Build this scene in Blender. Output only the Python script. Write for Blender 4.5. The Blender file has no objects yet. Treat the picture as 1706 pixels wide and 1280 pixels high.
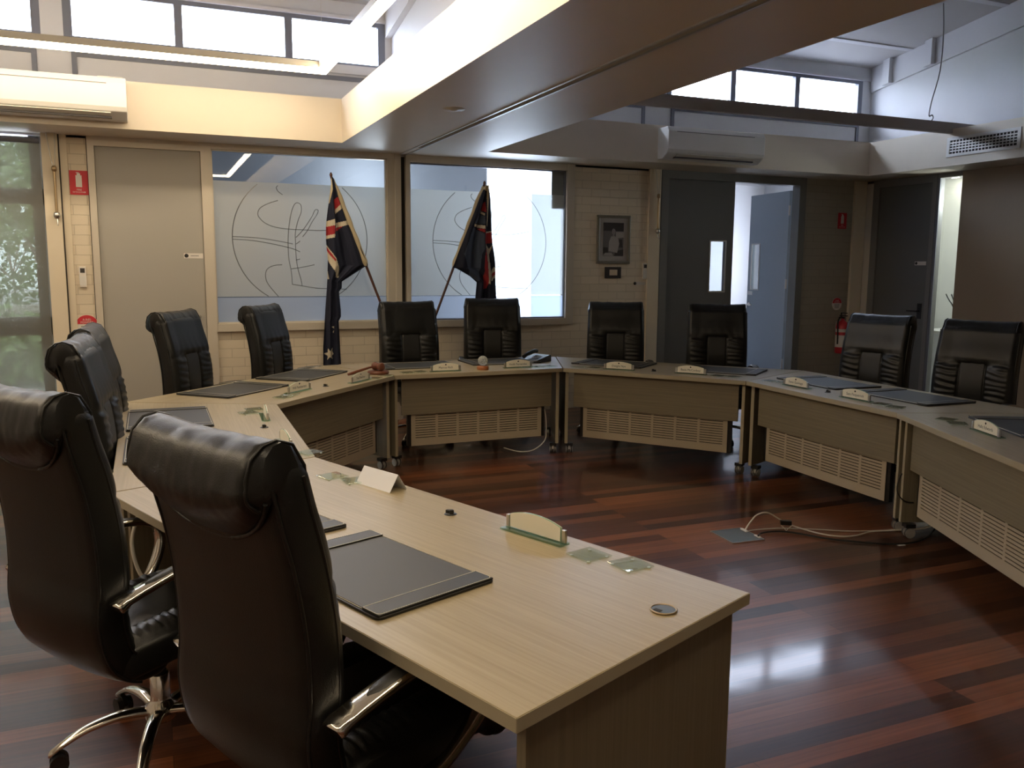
import bpy, math, random
from mathutils import Vector, Matrix, noise
PI = math.pi
random.seed(4)
scene = bpy.context.scene
C = scene.collection

# ------------------------------------------------------------------ camera
YAW, PITCH, ROLL, CAMZ, FPX = 0.40050595, 0.13685117, 0.00711777, 1.56, 1420.0
cd = bpy.data.cameras.new('camera')
cam = bpy.data.objects.new('camera', cd)
C.objects.link(cam)
scene.camera = cam
cd.sensor_fit = 'HORIZONTAL'
cd.sensor_width = 36.0
cd.lens = FPX / 1706.0 * 36.0
cd.clip_start = 0.02
cd.clip_end = 300
_fw = Vector((math.sin(YAW)*math.cos(PITCH), math.cos(YAW)*math.cos(PITCH), -math.sin(PITCH)))
_rt = Vector((math.cos(YAW), -math.sin(YAW), 0))
_up = _rt.cross(_fw)
_c, _s = math.cos(ROLL), math.sin(ROLL)
RT = _c*_rt + _s*_up
UP = _c*_up - _s*_rt
cam.matrix_world = Matrix(((RT.x, UP.x, -_fw.x, 0), (RT.y, UP.y, -_fw.y, 0), (RT.z, UP.z, -_fw.z, CAMZ), (0, 0, 0, 1)))

# ------------------------------------------------------------------ daylight, exposure
w = bpy.data.worlds.new('world')
scene.world = w
w.use_nodes = True
bg = w.node_tree.nodes['Background']
bg.inputs['Color'].default_value = (0.76, 0.84, 1.0, 1)
bg.inputs['Strength'].default_value = 9.5
vs = scene.view_settings
vs.view_transform = 'Standard'
vs.look = 'None'
vs.gamma = 1
vs.use_curve_mapping = False
vs.exposure = 1.08
LED_STRENGTH = 14.0
LED_COLOR = (1.0, 0.81, 0.56)

# ------------------------------------------------------------------ mesh helper
class MB:
    def __init__(s):
        s.v, s.f, s.m, s.sm = [], [], [], []
        s.off = Vector((0, 0, 0))
    def add(s, vs_, fs, mi=0, smooth=False):
        b = len(s.v)
        s.v += [tuple(v) for v in vs_]
        for f in fs:
            s.f.append(tuple(b+i for i in f)); s.m.append(mi); s.sm.append(smooth)
        return s
    def box(s, x0, x1, y0, y1, z0, z1, mi=0):
        p = [(x0,y0,z0),(x1,y0,z0),(x1,y1,z0),(x0,y1,z0),(x0,y0,z1),(x1,y0,z1),(x1,y1,z1),(x0,y1,z1)]
        return s.add(p, [(0,3,2,1),(4,5,6,7),(0,1,5,4),(1,2,6,5),(2,3,7,6),(3,0,4,7)], mi)
    def obox(s, c, ux, uy, hx, hy, z0, z1, mi=0):
        c = Vector(c); ux = Vector(ux).normalized(); uy = Vector(uy).normalized()
        p = []
        for z in (z0, z1):
            for a, b in ((-1,-1),(1,-1),(1,1),(-1,1)):
                q = c + ux*hx*a + uy*hy*b
                p.append((q.x, q.y, z))
        return s.add(p, [(0,3,2,1),(4,5,6,7),(0,1,5,4),(1,2,6,5),(2,3,7,6),(3,0,4,7)], mi)
    def prism(s, pts, z0, z1, mi=0):       # pts in xy, counter-clockwise
        n = len(pts)
        v = [(x, y, z0) for x, y in pts] + [(x, y, z1) for x, y in pts]
        f = [tuple(range(n-1, -1, -1)), tuple(range(n, 2*n))] + [(i, (i+1) % n, n+(i+1) % n, n+i) for i in range(n)]
        return s.add(v, f, mi)
    def prism_y(s, pts, y0, y1, mi=0):     # pts in xz
        n = len(pts)
        v = [(x, y0, z) for x, z in pts] + [(x, y1, z) for x, z in pts]
        f = [tuple(range(n)), tuple(range(2*n-1, n-1, -1))] + [((i+1) % n, i, n+i, n+(i+1) % n) for i in range(n)]
        return s.add(v, f, mi)
    def prism_x(s, pts, x0, x1, mi=0):     # pts in yz
        n = len(pts)
        v = [(x0, y, z) for y, z in pts] + [(x1, y, z) for y, z in pts]
        f = [tuple(range(n-1, -1, -1)), tuple(range(n, 2*n))] + [(i, (i+1) % n, n+(i+1) % n, n+i) for i in range(n)]
        return s.add(v, f, mi)
    def cyl(s, p0, p1, r0, r1=None, n=20, mi=0, cap=True, smooth=True):
        r1 = r0 if r1 is None else r1
        p0, p1 = Vector(p0), Vector(p1)
        a = (p1-p0).normalized()
        t = Vector((1, 0, 0)) if abs(a.x) < .8 else Vector((0, 1, 0))
        u = a.cross(t).normalized(); w_ = a.cross(u)
        v = []
        for p, r in ((p0, r0), (p1, r1)):
            for i in range(n):
                q = p + (u*math.cos(2*PI*i/n) + w_*math.sin(2*PI*i/n))*r
                v.append(q)
        s.add(v, [(i, n+i, n+(i+1) % n, (i+1) % n) for i in range(n)], mi, smooth)
        if cap:
            s.add(v[:n], [tuple(range(n))], mi)
            s.add(v[n:], [tuple(range(n-1, -1, -1))], mi)
        return s
    def lathe(s, c, prof, n=24, mi=0, axis='z'):   # prof (r, h)
        v = []
        for r, h in prof:
            for i in range(n):
                a = 2*PI*i/n
                d = (r*math.cos(a), r*math.sin(a), h)
                if axis == 'y': d = (d[0], d[2], d[1])
                if axis == 'x': d = (d[2], d[0], d[1])
                v.append((c[0]+d[0], c[1]+d[1], c[2]+d[2]))
        k = len(prof)
        s.add(v, [(j*n+i, j*n+(i+1) % n, (j+1)*n+(i+1) % n, (j+1)*n+i) for j in range(k-1) for i in range(n)], mi, True)
        return s
    def tube(s, pts, r, n=8, mi=0, radii=None):
        pts = [Vector(p) for p in pts]
        v = []
        pu = None
        for k, p in enumerate(pts):
            a = (pts[min(k+1, len(pts)-1)] - pts[max(k-1, 0)]).normalized()
            t = pu if pu is not None else (Vector((0, 0, 1)) if abs(a.z) < .9 else Vector((1, 0, 0)))
            u = (t - a*t.dot(a)).normalized(); pu = u
            w_ = a.cross(u)
            rr = radii[k] if radii else r
            for i in range(n):
                v.append(p + (u*math.cos(2*PI*i/n) + w_*math.sin(2*PI*i/n))*rr)
        K = len(pts)
        s.add(v, [(j*n+i, j*n+(i+1) % n, (j+1)*n+(i+1) % n, (j+1)*n+i) for j in range(K-1) for i in range(n)], mi, True)
        s.add(v[:n], [tuple(range(n-1, -1, -1))], mi); s.add(v[-n:], [tuple(range(n))], mi)
        return s
    def build(s, name, mats, parent=None, bevel=0, smooth=None):
        me = bpy.data.meshes.new(name)
        me.from_pydata(s.v, [], s.f)
        if not isinstance(mats, (list, tuple)): mats = [mats]
        for m_ in mats: me.materials.append(m_)
        me.polygons.foreach_set('material_index', s.m)
        me.polygons.foreach_set('use_smooth', s.sm if smooth is None else [smooth]*len(s.f))
        me.update()
        o = bpy.data.objects.new(name, me)
        C.objects.link(o)
        if parent is not None: o.parent = parent
        if bevel:
            b = o.modifiers.new('bevel', 'BEVEL'); b.width = bevel; b.segments = 2; b.limit_method = 'ANGLE'
        return o

def smooth_path(pts, n=6):
    pts = [Vector(p) for p in pts]
    out = []
    for i in range(len(pts)-1):
        p0 = pts[max(i-1, 0)]; p1 = pts[i]; p2 = pts[i+1]; p3 = pts[min(i+2, len(pts)-1)]
        for k in range(n):
            t = k/n
            out.append(0.5*((2*p1) + (p2-p0)*t + (2*p0-5*p1+4*p2-p3)*t*t + (3*p1-p0-3*p2+p3)*t*t*t))
    out.append(pts[-1])
    return out

def thing(name, label, cat, loc=(0, 0, 0), rz=0, group=None):
    o = bpy.data.objects.new(name, None)
    C.objects.link(o)
    o.empty_display_size = .1
    o.location = loc; o.rotation_euler = (0, 0, rz)
    return tag(o, label, cat, group)
def tag(o, label, cat, group=None):
    o['label'] = label; o['category'] = cat
    if group: o['group'] = group
    return o
def struct(o, label=None):
    o['kind'] = 'structure'
    if label: o['label'] = label
    return o
def copy_tree(root, parent=None):
    c = root.copy(); C.objects.link(c)
    if parent is not None: c.parent = parent
    for ch in list(root.children): copy_tree(ch, c)
    return c

# ------------------------------------------------------------------ materials
def newmat(name):
    m = bpy.data.materials.new(name); m.use_nodes = True
    nt = m.node_tree
    return m, nt, nt.nodes['Principled BSDF']
def mat(name, col, rough=.5, metal=0, bump=0, bscale=200, var=0, coat=0, spec=.5, coord='Object', vscale=3):
    m, nt, p = newmat(name)
    p.inputs['Base Color'].default_value = (*col, 1)
    p.inputs['Roughness'].default_value = rough
    p.inputs['Metallic'].default_value = metal
    p.inputs['Coat Weight'].default_value = coat
    p.inputs['Coat Roughness'].default_value = .12
    p.inputs['Specular IOR Level'].default_value = spec
    tc = nt.nodes.new('ShaderNodeTexCoord')
    n = nt.nodes.new('ShaderNodeTexNoise')
    nt.links.new(tc.outputs[coord], n.inputs['Vector'])
    n.inputs['Scale'].default_value = vscale
    n.inputs['Detail'].default_value = 4
    mx = nt.nodes.new('ShaderNodeMix'); mx.data_type = 'RGBA'
    v = var if var else .04
    mx.inputs['A'].default_value = (*[c*(1-v) for c in col], 1)
    mx.inputs['B'].default_value = (*[min(1, c*(1+v)) for c in col], 1)
    nt.links.new(n.outputs['Fac'], mx.inputs['Factor'])
    nt.links.new(mx.outputs['Result'], p.inputs['Base Color'])
    if bump:
        n2 = nt.nodes.new('ShaderNodeTexNoise'); n2.inputs['Scale'].default_value = bscale
        nt.links.new(tc.outputs[coord], n2.inputs['Vector'])
        b = nt.nodes.new('ShaderNodeBump'); b.inputs['Strength'].default_value = bump; b.inputs['Distance'].default_value = .002
        nt.links.new(n2.outputs['Fac'], b.inputs['Height'])
        nt.links.new(b.outputs['Normal'], p.inputs['Normal'])
    return m
def emis(name, col, s):
    m, nt, p = newmat(name)
    p.inputs['Base Color'].default_value = (0, 0, 0, 1)
    p.inputs['Emission Color'].default_value = (*col, 1)
    p.inputs['Emission Strength'].default_value = s
    return m

def brick_mat(name, col, mort, bw=.23, bh=.086):
    m, nt, p = newmat(name)
    tc = nt.nodes.new('ShaderNodeTexCoord')
    sep = nt.nodes.new('ShaderNodeSeparateXYZ'); comb = nt.nodes.new('ShaderNodeCombineXYZ')
    add = nt.nodes.new('ShaderNodeMath'); add.operation = 'ADD'
    nt.links.new(tc.outputs['Object'], sep.inputs[0])
    nt.links.new(sep.outputs['X'], add.inputs[0]); nt.links.new(sep.outputs['Y'], add.inputs[1])
    nt.links.new(add.outputs[0], comb.inputs['X']); nt.links.new(sep.outputs['Z'], comb.inputs['Y'])
    b = nt.nodes.new('ShaderNodeTexBrick')
    b.inputs['Scale'].default_value = 1
    b.inputs['Brick Width'].default_value = bw; b.inputs['Row Height'].default_value = bh
    b.inputs['Mortar Size'].default_value = .004; b.inputs['Mortar Smooth'].default_value = .6
    b.inputs['Color1'].default_value = (*col, 1)
    b.inputs['Color2'].default_value = (*[c*.95 for c in col], 1)
    b.inputs['Mortar'].default_value = (*mort, 1)
    nt.links.new(comb.outputs[0], b.inputs['Vector'])
    nt.links.new(b.outputs['Color'], p.inputs['Base Color'])
    p.inputs['Roughness'].default_value = .5
    bp = nt.nodes.new('ShaderNodeBump'); bp.invert = True; bp.inputs['Strength'].default_value = .35; bp.inputs['Distance'].default_value = .004
    nt.links.new(b.outputs['Fac'], bp.inputs['Height'])
    nt.links.new(bp.outputs['Normal'], p.inputs['Normal'])
    return m

def laminate(name, c1, c2, rough=.38, axis='X', coat=.15):
    m, nt, p = newmat(name)
    tc = nt.nodes.new('ShaderNodeTexCoord')
    mp = nt.nodes.new('ShaderNodeMapping')
    sc = {'X': (1.2, 60, 60), 'Z': (60, 60, 1.2), 'Y': (60, 1.2, 60)}[axis]
    mp.inputs['Scale'].default_value = sc
    nt.links.new(tc.outputs['Object'], mp.inputs['Vector'])
    n = nt.nodes.new('ShaderNodeTexNoise'); n.inputs['Scale'].default_value = 1.6; n.inputs['Detail'].default_value = 6; n.inputs['Roughness'].default_value = .65; n.inputs['Distortion'].default_value = .3
    nt.links.new(mp.outputs[0], n.inputs['Vector'])
    r = nt.nodes.new('ShaderNodeValToRGB')
    r.color_ramp.elements[0].position = .3; r.color_ramp.elements[0].color = (*c1, 1)
    r.color_ramp.elements[1].position = .7; r.color_ramp.elements[1].color = (*c2, 1)
    nt.links.new(n.outputs['Fac'], r.inputs[0])
    nt.links.new(r.outputs[0], p.inputs['Base Color'])
    p.inputs['Roughness'].default_value = rough
    p.inputs['Coat Weight'].default_value = coat; p.inputs['Coat Roughness'].default_value = .25
    return m

def floor_mat():
    m, nt, p = newmat('jarrah_floor_boards')
    L = nt.links
    tc = nt.nodes.new('ShaderNodeTexCoord')
    b = nt.nodes.new('ShaderNodeTexBrick')
    b.offset = .37; b.offset_frequency = 3
    b.inputs['Scale'].default_value = 1
    b.inputs['Brick Width'].default_value = 2.7; b.inputs['Row Height'].default_value = .092
    b.inputs['Mortar Size'].default_value = .0009; b.inputs['Mortar Smooth'].default_value = .1
    b.inputs['Bias'].default_value = 0
    b.inputs['Color1'].default_value = (0, 0, 0, 1); b.inputs['Color2'].default_value = (1, 1, 1, 1)
    b.inputs['Mortar'].default_value = (.5, .5, .5, 1)
    L.new(tc.outputs['Object'], b.inputs['Vector'])
    r = nt.nodes.new('ShaderNodeValToRGB')
    e = r.color_ramp.elements
    e[0].position = 0; e[0].color = (.036, .0135, .0065, 1)
    e[1].position = 1; e[1].color = (.23, .078, .030, 1)
    e.new(.35).color = (.066, .022, .0105, 1)
    e.new(.7).color = (.125, .042, .0175, 1)
    L.new(b.outputs['Color'], r.inputs[0])
    mp = nt.nodes.new('ShaderNodeMapping'); mp.inputs['Scale'].default_value = (1.5, 45, 45)
    L.new(tc.outputs['Object'], mp.inputs['Vector'])
    n = nt.nodes.new('ShaderNodeTexNoise'); n.inputs['Scale'].default_value = 1.5; n.inputs['Detail'].default_value = 7; n.inputs['Distortion'].default_value = .4
    L.new(mp.outputs[0], n.inputs['Vector'])
    mr = nt.nodes.new('ShaderNodeMapRange'); mr.inputs['From Min'].default_value = .3; mr.inputs['From Max'].default_value = .7
    mr.inputs['To Min'].default_value = .72; mr.inputs['To Max'].default_value = 1.25
    L.new(n.outputs['Fac'], mr.inputs['Value'])
    mul = nt.nodes.new('ShaderNodeVectorMath'); mul.operation = 'SCALE'
    L.new(r.outputs[0], mul.inputs[0]); L.new(mr.outputs[0], mul.inputs['Scale'])
    seam = nt.nodes.new('ShaderNodeMix'); seam.data_type = 'RGBA'
    L.new(b.outputs['Fac'], seam.inputs['Factor']); L.new(mul.outputs[0], seam.inputs['A'])
    seam.inputs['B'].default_value = (.012, .004, .002, 1)
    L.new(seam.outputs['Result'], p.inputs['Base Color'])
    p.inputs['Roughness'].default_value = .3
    p.inputs['Coat Weight'].default_value = .45; p.inputs['Coat Roughness'].default_value = .09; p.inputs['Specular IOR Level'].default_value = .2
    n2 = nt.nodes.new('ShaderNodeTexNoise'); n2.inputs['Scale'].default_value = 2.2; n2.inputs['Detail'].default_value = 2
    L.new(tc.outputs['Object'], n2.inputs['Vector'])
    bp = nt.nodes.new('ShaderNodeBump'); bp.inputs['Strength'].default_value = .12; bp.inputs['Distance'].default_value = .01
    bp2 = nt.nodes.new('ShaderNodeBump'); bp2.invert = True; bp2.inputs['Strength'].default_value = .5; bp2.inputs['Distance'].default_value = .001
    L.new(n2.outputs['Fac'], bp.inputs['Height']); L.new(b.outputs['Fac'], bp2.inputs['Height'])
    L.new(bp.outputs['Normal'], bp2.inputs['Normal'])
    L.new(bp2.outputs['Normal'], p.inputs['Normal']); L.new(bp.outputs['Normal'], p.inputs['Coat Normal'])
    return m

def glass_mat(name, tint=(1, 1, 1), ior=1.45, minrefl=0.0):
    m = bpy.data.materials.new(name); m.use_nodes = True
    nt = m.node_tree; nt.nodes.remove(nt.nodes['Principled BSDF'])
    out = nt.nodes['Material Output']
    t = nt.nodes.new('ShaderNodeBsdfTransparent'); t.inputs[0].default_value = (*tint, 1)
    g = nt.nodes.new('ShaderNodeBsdfGlossy'); g.inputs['Roughness'].default_value = .01
    f = nt.nodes.new('ShaderNodeFresnel'); f.inputs['IOR'].default_value = ior
    mx = nt.nodes.new('ShaderNodeMixShader')
    a0 = nt.nodes.new('ShaderNodeMath'); a0.operation = 'ADD'; a0.inputs[1].default_value = minrefl
    nt.links.new(f.outputs[0], a0.inputs[0])
    ge = nt.nodes.new('ShaderNodeNewGeometry')
    iv = nt.nodes.new('ShaderNodeMath'); iv.operation = 'SUBTRACT'; iv.inputs[0].default_value = 1
    nt.links.new(ge.outputs['Backfacing'], iv.inputs[1])
    a = nt.nodes.new('ShaderNodeMath'); a.operation = 'MULTIPLY'
    nt.links.new(a0.outputs[0], a.inputs[0]); nt.links.new(iv.outputs[0], a.inputs[1])
    nt.links.new(a.outputs[0], mx.inputs[0]); nt.links.new(t.outputs[0], mx.inputs[1]); nt.links.new(g.outputs[0], mx.inputs[2])
    nt.links.new(mx.outputs[0], out.inputs[0])
    return m
def film_mat(name, col, clear, trans, rough=.25, tcol=None):
    # sheet that lets part of the light straight through, scatters part, reflects a little
    m = bpy.data.materials.new(name); m.use_nodes = True
    nt = m.node_tree; nt.nodes.remove(nt.nodes['Principled BSDF'])
    out = nt.nodes['Material Output']
    N = nt.nodes.new
    t = N('ShaderNodeBsdfTransparent'); t.inputs[0].default_value = (*(tcol or col), 1)
    d = N('ShaderNodeBsdfDiffuse'); d.inputs[0].default_value = (*col, 1)
    tl = N('ShaderNodeBsdfTranslucent'); tl.inputs[0].default_value = (*col, 1)
    g = N('ShaderNodeBsdfGlossy'); g.inputs['Roughness'].default_value = rough
    m1 = N('ShaderNodeMixShader'); m1.inputs[0].default_value = trans
    m2 = N('ShaderNodeMixShader'); m2.inputs[0].default_value = clear
    m3 = N('ShaderNodeMixShader'); m3.inputs[0].default_value = .06
    nt.links.new(d.outputs[0], m1.inputs[1]); nt.links.new(tl.outputs[0], m1.inputs[2])
    nt.links.new(m1.outputs[0], m2.inputs[1]); nt.links.new(t.outputs[0], m2.inputs[2])
    nt.links.new(m2.outputs[0], m3.inputs[1]); nt.links.new(g.outputs[0], m3.inputs[2])
    nt.links.new(m3.outputs[0], out.inputs[0])
    return m

M = {}
M['floor'] = floor_mat()
M['plaster'] = mat('warm_white_plaster', (.66, .61, .54), .55, bump=.05)
M['soffit'] = mat('satin_taupe_soffit_paint', (.72, .64, .52), .46, bump=.03)
M['ceiling'] = mat('ceiling_sheet', (.46, .45, .45), .7, bump=.05)
M['upperwall'] = mat('upper_wall_paint', (.60, .60, .62), .6)
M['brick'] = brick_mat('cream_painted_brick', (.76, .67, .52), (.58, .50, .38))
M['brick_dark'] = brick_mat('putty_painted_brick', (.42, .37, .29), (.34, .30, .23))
M['cream'] = mat('cream_gloss_paint', (.78, .69, .53), .35)
M['darkline'] = mat('shadow_gap_black', (.03, .026, .022), .7)
M['alu'] = mat('anodised_aluminium', (.62, .60, .56), .35, metal=.55)
M['frame'] = mat('satin_window_frame', (.66, .60, .50), .4, metal=.2)
M['greyframe'] = mat('grey_window_frame', (.17, .18, .22), .4)
M['door'] = mat('stone_grey_door_paint', (.43, .41, .365), .38, vscale=1)
M['door_dark'] = mat('slate_grey_door_paint', (.155, .155, .15), .38, vscale=1)
M['door_blue'] = mat('blue_grey_door_paint', (.33, .38, .43), .4, vscale=1)
M['panel'] = mat('taupe_wall_panel', (.36, .285, .20), .6, bump=.05)
M['white'] = mat('white_plastic', (.76, .75, .71), .35)
M['offwhite'] = mat('offwhite_plastic', (.66, .63, .56), .4)
M['black'] = mat('black_plastic', (.012, .012, .012), .35)
M['leather'] = mat('black_leather', (.0075, .0078, .0074), .34, bump=.25, bscale=380, var=.15, spec=.5)
M['leather_soft'] = mat('black_leather_panel', (.016, .0158, .0148), .42, bump=.25, bscale=380, var=.15)
M['fabric_black'] = mat('black_underside_fabric', (.008, .008, .008), .8)
M['chrome'] = mat('polished_chrome', (.80, .77, .70), .13, metal=1)
M['steel'] = mat('brushed_steel', (.62, .60, .56), .3, metal=1)
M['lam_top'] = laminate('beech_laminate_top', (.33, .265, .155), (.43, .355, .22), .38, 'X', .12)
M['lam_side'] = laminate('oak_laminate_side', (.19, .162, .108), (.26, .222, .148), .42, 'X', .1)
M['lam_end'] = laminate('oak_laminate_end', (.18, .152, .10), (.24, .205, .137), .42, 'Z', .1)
M['edge'] = mat('laminate_edge_band', (.42, .37, .26), .4)
M['perf'] = mat('beige_perforated_steel', (.47, .40, .29), .38)
M['cream_card'] = mat('cream_name_card', (.90, .86, .72), .5)
M['ink'] = mat('dark_ink', (.03, .028, .03), .6)
M['green_glass'] = glass_mat('green_edge_glass', (.74, .90, .83), 1.5, .04)
M['coaster_glass'] = glass_mat('clear_coaster_glass', (.90, .95, .91), 1.5, .08)
M['glass'] = glass_mat('window_glass', (.90, .93, .95), 1.52, .03)
M['clear'] = glass_mat('clerestory_glass', (.95, .97, 1.0), 1.45, 0)
M['film'] = film_mat('frosted_film', (.74, .76, .73), .15, .45)
M['film_low'] = film_mat('frosted_film_lower', (.66, .74, .86), .17, .52)
M['etch'] = glass_mat('etched_line_clear', (.42, .42, .40), 1.5, .12)
M['blind'] = film_mat('grey_mesh_blind', (.30, .29, .25), .5, .2, .25, (.38, .40, .36))
M['led'] = emis('led_diffuser', LED_COLOR, LED_STRENGTH)
M['navy'] = mat('navy_bunting', (.008, .011, .030), .8, bump=.3, bscale=900)
M['navy_backlit'] = mat('backlit_navy_bunting', (.055, .075, .12), .8, bump=.3, bscale=900)  # lighter navy: daylight coming through the cloth is painted into the colour
M['flag_red'] = mat('red_bunting', (.36, .022, .028), .8)
M['flag_white'] = mat('cream_bunting', (.62, .55, .42), .8)
M['calico'] = mat('calico_sleeve', (.60, .50, .32), .8)
M['pole'] = mat('dark_timber_pole', (.09, .035, .02), .4)
M['wood_red'] = mat('red_brown_timber', (.16, .055, .028), .35, var=.3, vscale=20)
M['red'] = mat('red_sign_enamel', (.62, .035, .05), .4)
M['sign_white'] = mat('sign_white', (.80, .76, .70), .45)
M['brass'] = mat('aged_brass', (.42, .31, .18), .35, metal=.8)
M['photo_dark'] = mat('photo_dark_grey', (.05, .045, .045), .4)
M['photo_mid'] = mat('photo_mid_grey', (.16, .15, .15), .4)
M['photo_light'] = mat('photo_light_grey', (.42, .40, .39), .4)
M['picture_frame'] = mat('silver_picture_frame', (.32, .31, .26), .35, metal=.6)
M['concrete'] = mat('outdoor_paving', (.45, .42, .40), .8)
M['leaf'] = mat('garden_leaves', (.10, .19, .05), .6, var=.5)
M['leaf_pale'] = mat('sunlit_leaves', (.30, .40, .16), .6, var=.4)
M['bark'] = mat('pale_bark', (.30, .26, .21), .8)
M['garden_wall'] = mat('pale_garden_wall', (.62, .54, .46), .8, var=.2)
M['cable_white'] = mat('white_cable', (.72, .68, .60), .45)
M['steel_dark'] = mat('dark_grey_plate', (.085, .095, .085), .35, metal=.3)
M['paper'] = mat('white_paper', (.88, .90, .96), .6)
M['stitch'] = mat('white_stitching', (.72, .68, .55), .6)
M['rear_wall'] = mat('cool_grey_rear_wall', (.30, .32, .36), .6)
M['carpet'] = mat('grey_carpet', (.22, .23, .25), .9)

# ------------------------------------------------------------------ room constants
YB, XR, XL, YF = 8.40, 8.40, -3.30, -3.2     # back, right, left, front walls
ZS = 2.65                                    # soffit height
def zceil(y): return 4.02 + .15*(YB - y)

# floor
struct(MB().box(XL-.1, XR+.1, YF-.1, YB+.12, -.1, 0).build('floor', M['floor']), 'glossy dark red jarrah floorboards running across the room')
# ceiling (raked, rises towards the viewer)
mb = MB()
mb.prism_x([(YB+.15, zceil(YB+.15)), (YB+.15, zceil(YB+.15)+.12), (YF-.1, zceil(YF-.1)+.12), (YF-.1, zceil(YF-.1))], XL-.1, XR+.1)
struct(mb.build('ceiling', M['ceiling']), 'raked pale ceiling above the lower bulkheads')
mb = MB()
for yy in (7.75, 6.55, 5.35, 4.15, 2.95, 1.75):
    for x0, x1 in ((XL, 2.20), (2.56, XR-.06)):
        mb.prism_x([(yy, zceil(yy)-.012), (yy+.07, zceil(yy+.07)-.012), (yy+.07, zceil(yy+.07)), (yy, zceil(yy))], x0, x1)
struct(mb.build('trim_1', M['upperwall']), 'cover battens across the raked ceiling')

# back wall: brick / frames / openings
def wall_pieces(mb, rects, y0, y1, mi=0):
    for x0, x1, z0, z1 in rects: mb.box(x0, x1, y0, y1, z0, z1, mi)
mb = MB()
yb0, yb1 = YB, YB+.11
wall_pieces(mb, [(XL-.1, -3.2, 0, ZS+.2), (-.60, -.45, 0, ZS+.03), (.56, 2.34, 0, .94), (2.34, 5.20, 0, .94), (4.25, 5.20, .94, ZS+.03),
                 (7.42, XR+.1, 0, ZS+.03)], yb0, yb1)
struct(mb.build('wall_back', M['brick']), 'cream painted brick back wall')
# upper back wall with the clerestory opening
mb = MB()
wall_pieces(mb, [(XL-.1, XR+.1, ZS-.02, 3.44), (XL-.1, -3.2, 3.44, 3.86), (-.74, -.57, 3.44, 3.86), (2.20, 3.30, 3.44, 3.86), (5.20, 5.40, 3.44, 3.86), (8.24, XR+.1, 3.44, 3.86),
                 (XL-.1, XR+.1, 3.86, 4.2)], yb0, yb1)
struct(mb.build('wall_back_upper', M['upperwall']), 'upper back wall around the clerestory windows')
# cladding panels, posts and sill ledges on the upper wall
mb = MB()
for x0, x1 in ((XL, 2.26), (2.56, XR)):
    mb.box(x0, x1, YB-.05, YB, 3.36, 3.44)
    mb.box(x0, x1, YB-.03, YB, 3.86, 3.89)
mb2 = MB()
for xa, xb in ((-3.2, -.78), (-.52, 2.24), (2.6, 5.12), (5.46, 8.2)):
    mb2.box(xa, xb, YB-.018, YB-.001, 3.30, 3.34); mb2.box(xa, xa+.04, YB-.018, YB-.001, 2.9, 3.3); mb2.box(xb-.04, xb, YB-.018, YB-.001, 2.9, 3.3)
struct(mb.build('trim_2', M['upperwall']), 'painted sill ledge under the clerestory windows')
struct(mb2.build('trim_3', M['greyframe']), 'grey frame of the blanked panels below the clerestory')

# clerestory windows
def clerestory(idx, xs, label):
    root = struct(thing('window_%d' % idx, label, 'window', (0, YB, 3.44)), label)
    del root['category']
    fr = MB(); fr.off
    x0, x1 = xs[0], xs[-1]
    fr.box(x0, x1, 0, .06, 0, .03); fr.box(x0, x1, 0, .06, .38, .42)
    for i, x in enumerate(xs):
        hw = .034
        a, b = (x, x+2*hw) if i == 0 else ((x-2*hw, x) if i == len(xs)-1 else (x-hw, x+hw))
        fr.box(a, b, .0, .06, .03, .38)
    fr.build('window_frame', M['greyframe'], root)
    for i in range(len(xs)-1):
        MB().box(xs[i]+.02, xs[i+1]-.02, .028, .034, .03, .38).build('pane', M['clear'], root)
clerestory(1, (-3.2, -2.40, -1.57, -.74), 'clerestory window band left of the pier, top left')
clerestory(2, (-.57, .34, 1.29, 2.20), 'clerestory window of three panes above the left bay')
clerestory(3, (3.30, 4.26, 5.20), 'clerestory window behind the middle bulkhead')
clerestory(4, (5.40, 6.30, 7.23, 8.24), 'clerestory window of three panes in the right bay')

# right wall
mb = MB()
X0, X1 = XR, XR+.12
for y0, y1, z0, z1 in ((8.26, YB+.1, 0, ZS), (6.98, 7.30, 0, .12), (YF-.1, 6.98, 0, ZS), (YF-.1, YB+.1, ZS-.03, 6.2)):
    mb.box(X0, X1, y0, y1, z0, z1)
struct(mb.build('wall_right', M['plaster']), 'right wall, pale above the bulkhead')
mb = MB()
def zb(y): return 3.73 + .155*(YB-y)
mb.prism_x([(YB-.02, zb(YB)), (YB-.02, zceil(YB)), (YF, zceil(YF)), (YF, zb(YF))], XR-.05, XR)
for yy in (8.15, 7.55):
    mb.prism_x([(yy, zb(yy)-.0), (yy-.10, zb(yy-.10)), (yy-.10, zceil(yy-.10)), (yy, zceil(yy))], XR-.11, XR-.05)
struct(mb.build('trim_4', M['upperwall']), 'raked beam board along the top of the right wall')
struct(MB().prism_x([(YB, ZS), (YB, zceil(YB)), (YF, zceil(YF)), (YF, ZS)], XR-.012, XR-.0005).build('wall_right_upper', M['upperwall']), 'pale upper part of the right wall')
# left and front wall
struct(MB().box(XL-.1, XL, YF-.1, YB+.1, 0, 6.2).build('wall_left', M['plaster']), 'plain left wall')
struct(MB().box(XL-.1, XR+.1, YF-.1, YF, 0, 6.2).build('wall_front', M['plaster']), 'plain wall behind the viewer')

# middle wall above the bulkhead
mb = MB()
mb.prism_x([(YB, 3.0), (YB, zceil(YB)), (YF, zceil(YF)), (YF, 3.0)], 2.26, 2.56)
struct(mb.build('wall_middle', M['upperwall']), 'wall above the middle bulkhead')
mb = MB()
mb.prism_x([(YB-.02, zb(YB)), (YB-.02, zceil(YB)), (YF, zceil(YF)), (YF, zb(YF))], 2.20, 2.26)
struct(mb.build('trim_5', M['upperwall']), 'raked beam board along the middle wall')

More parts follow.
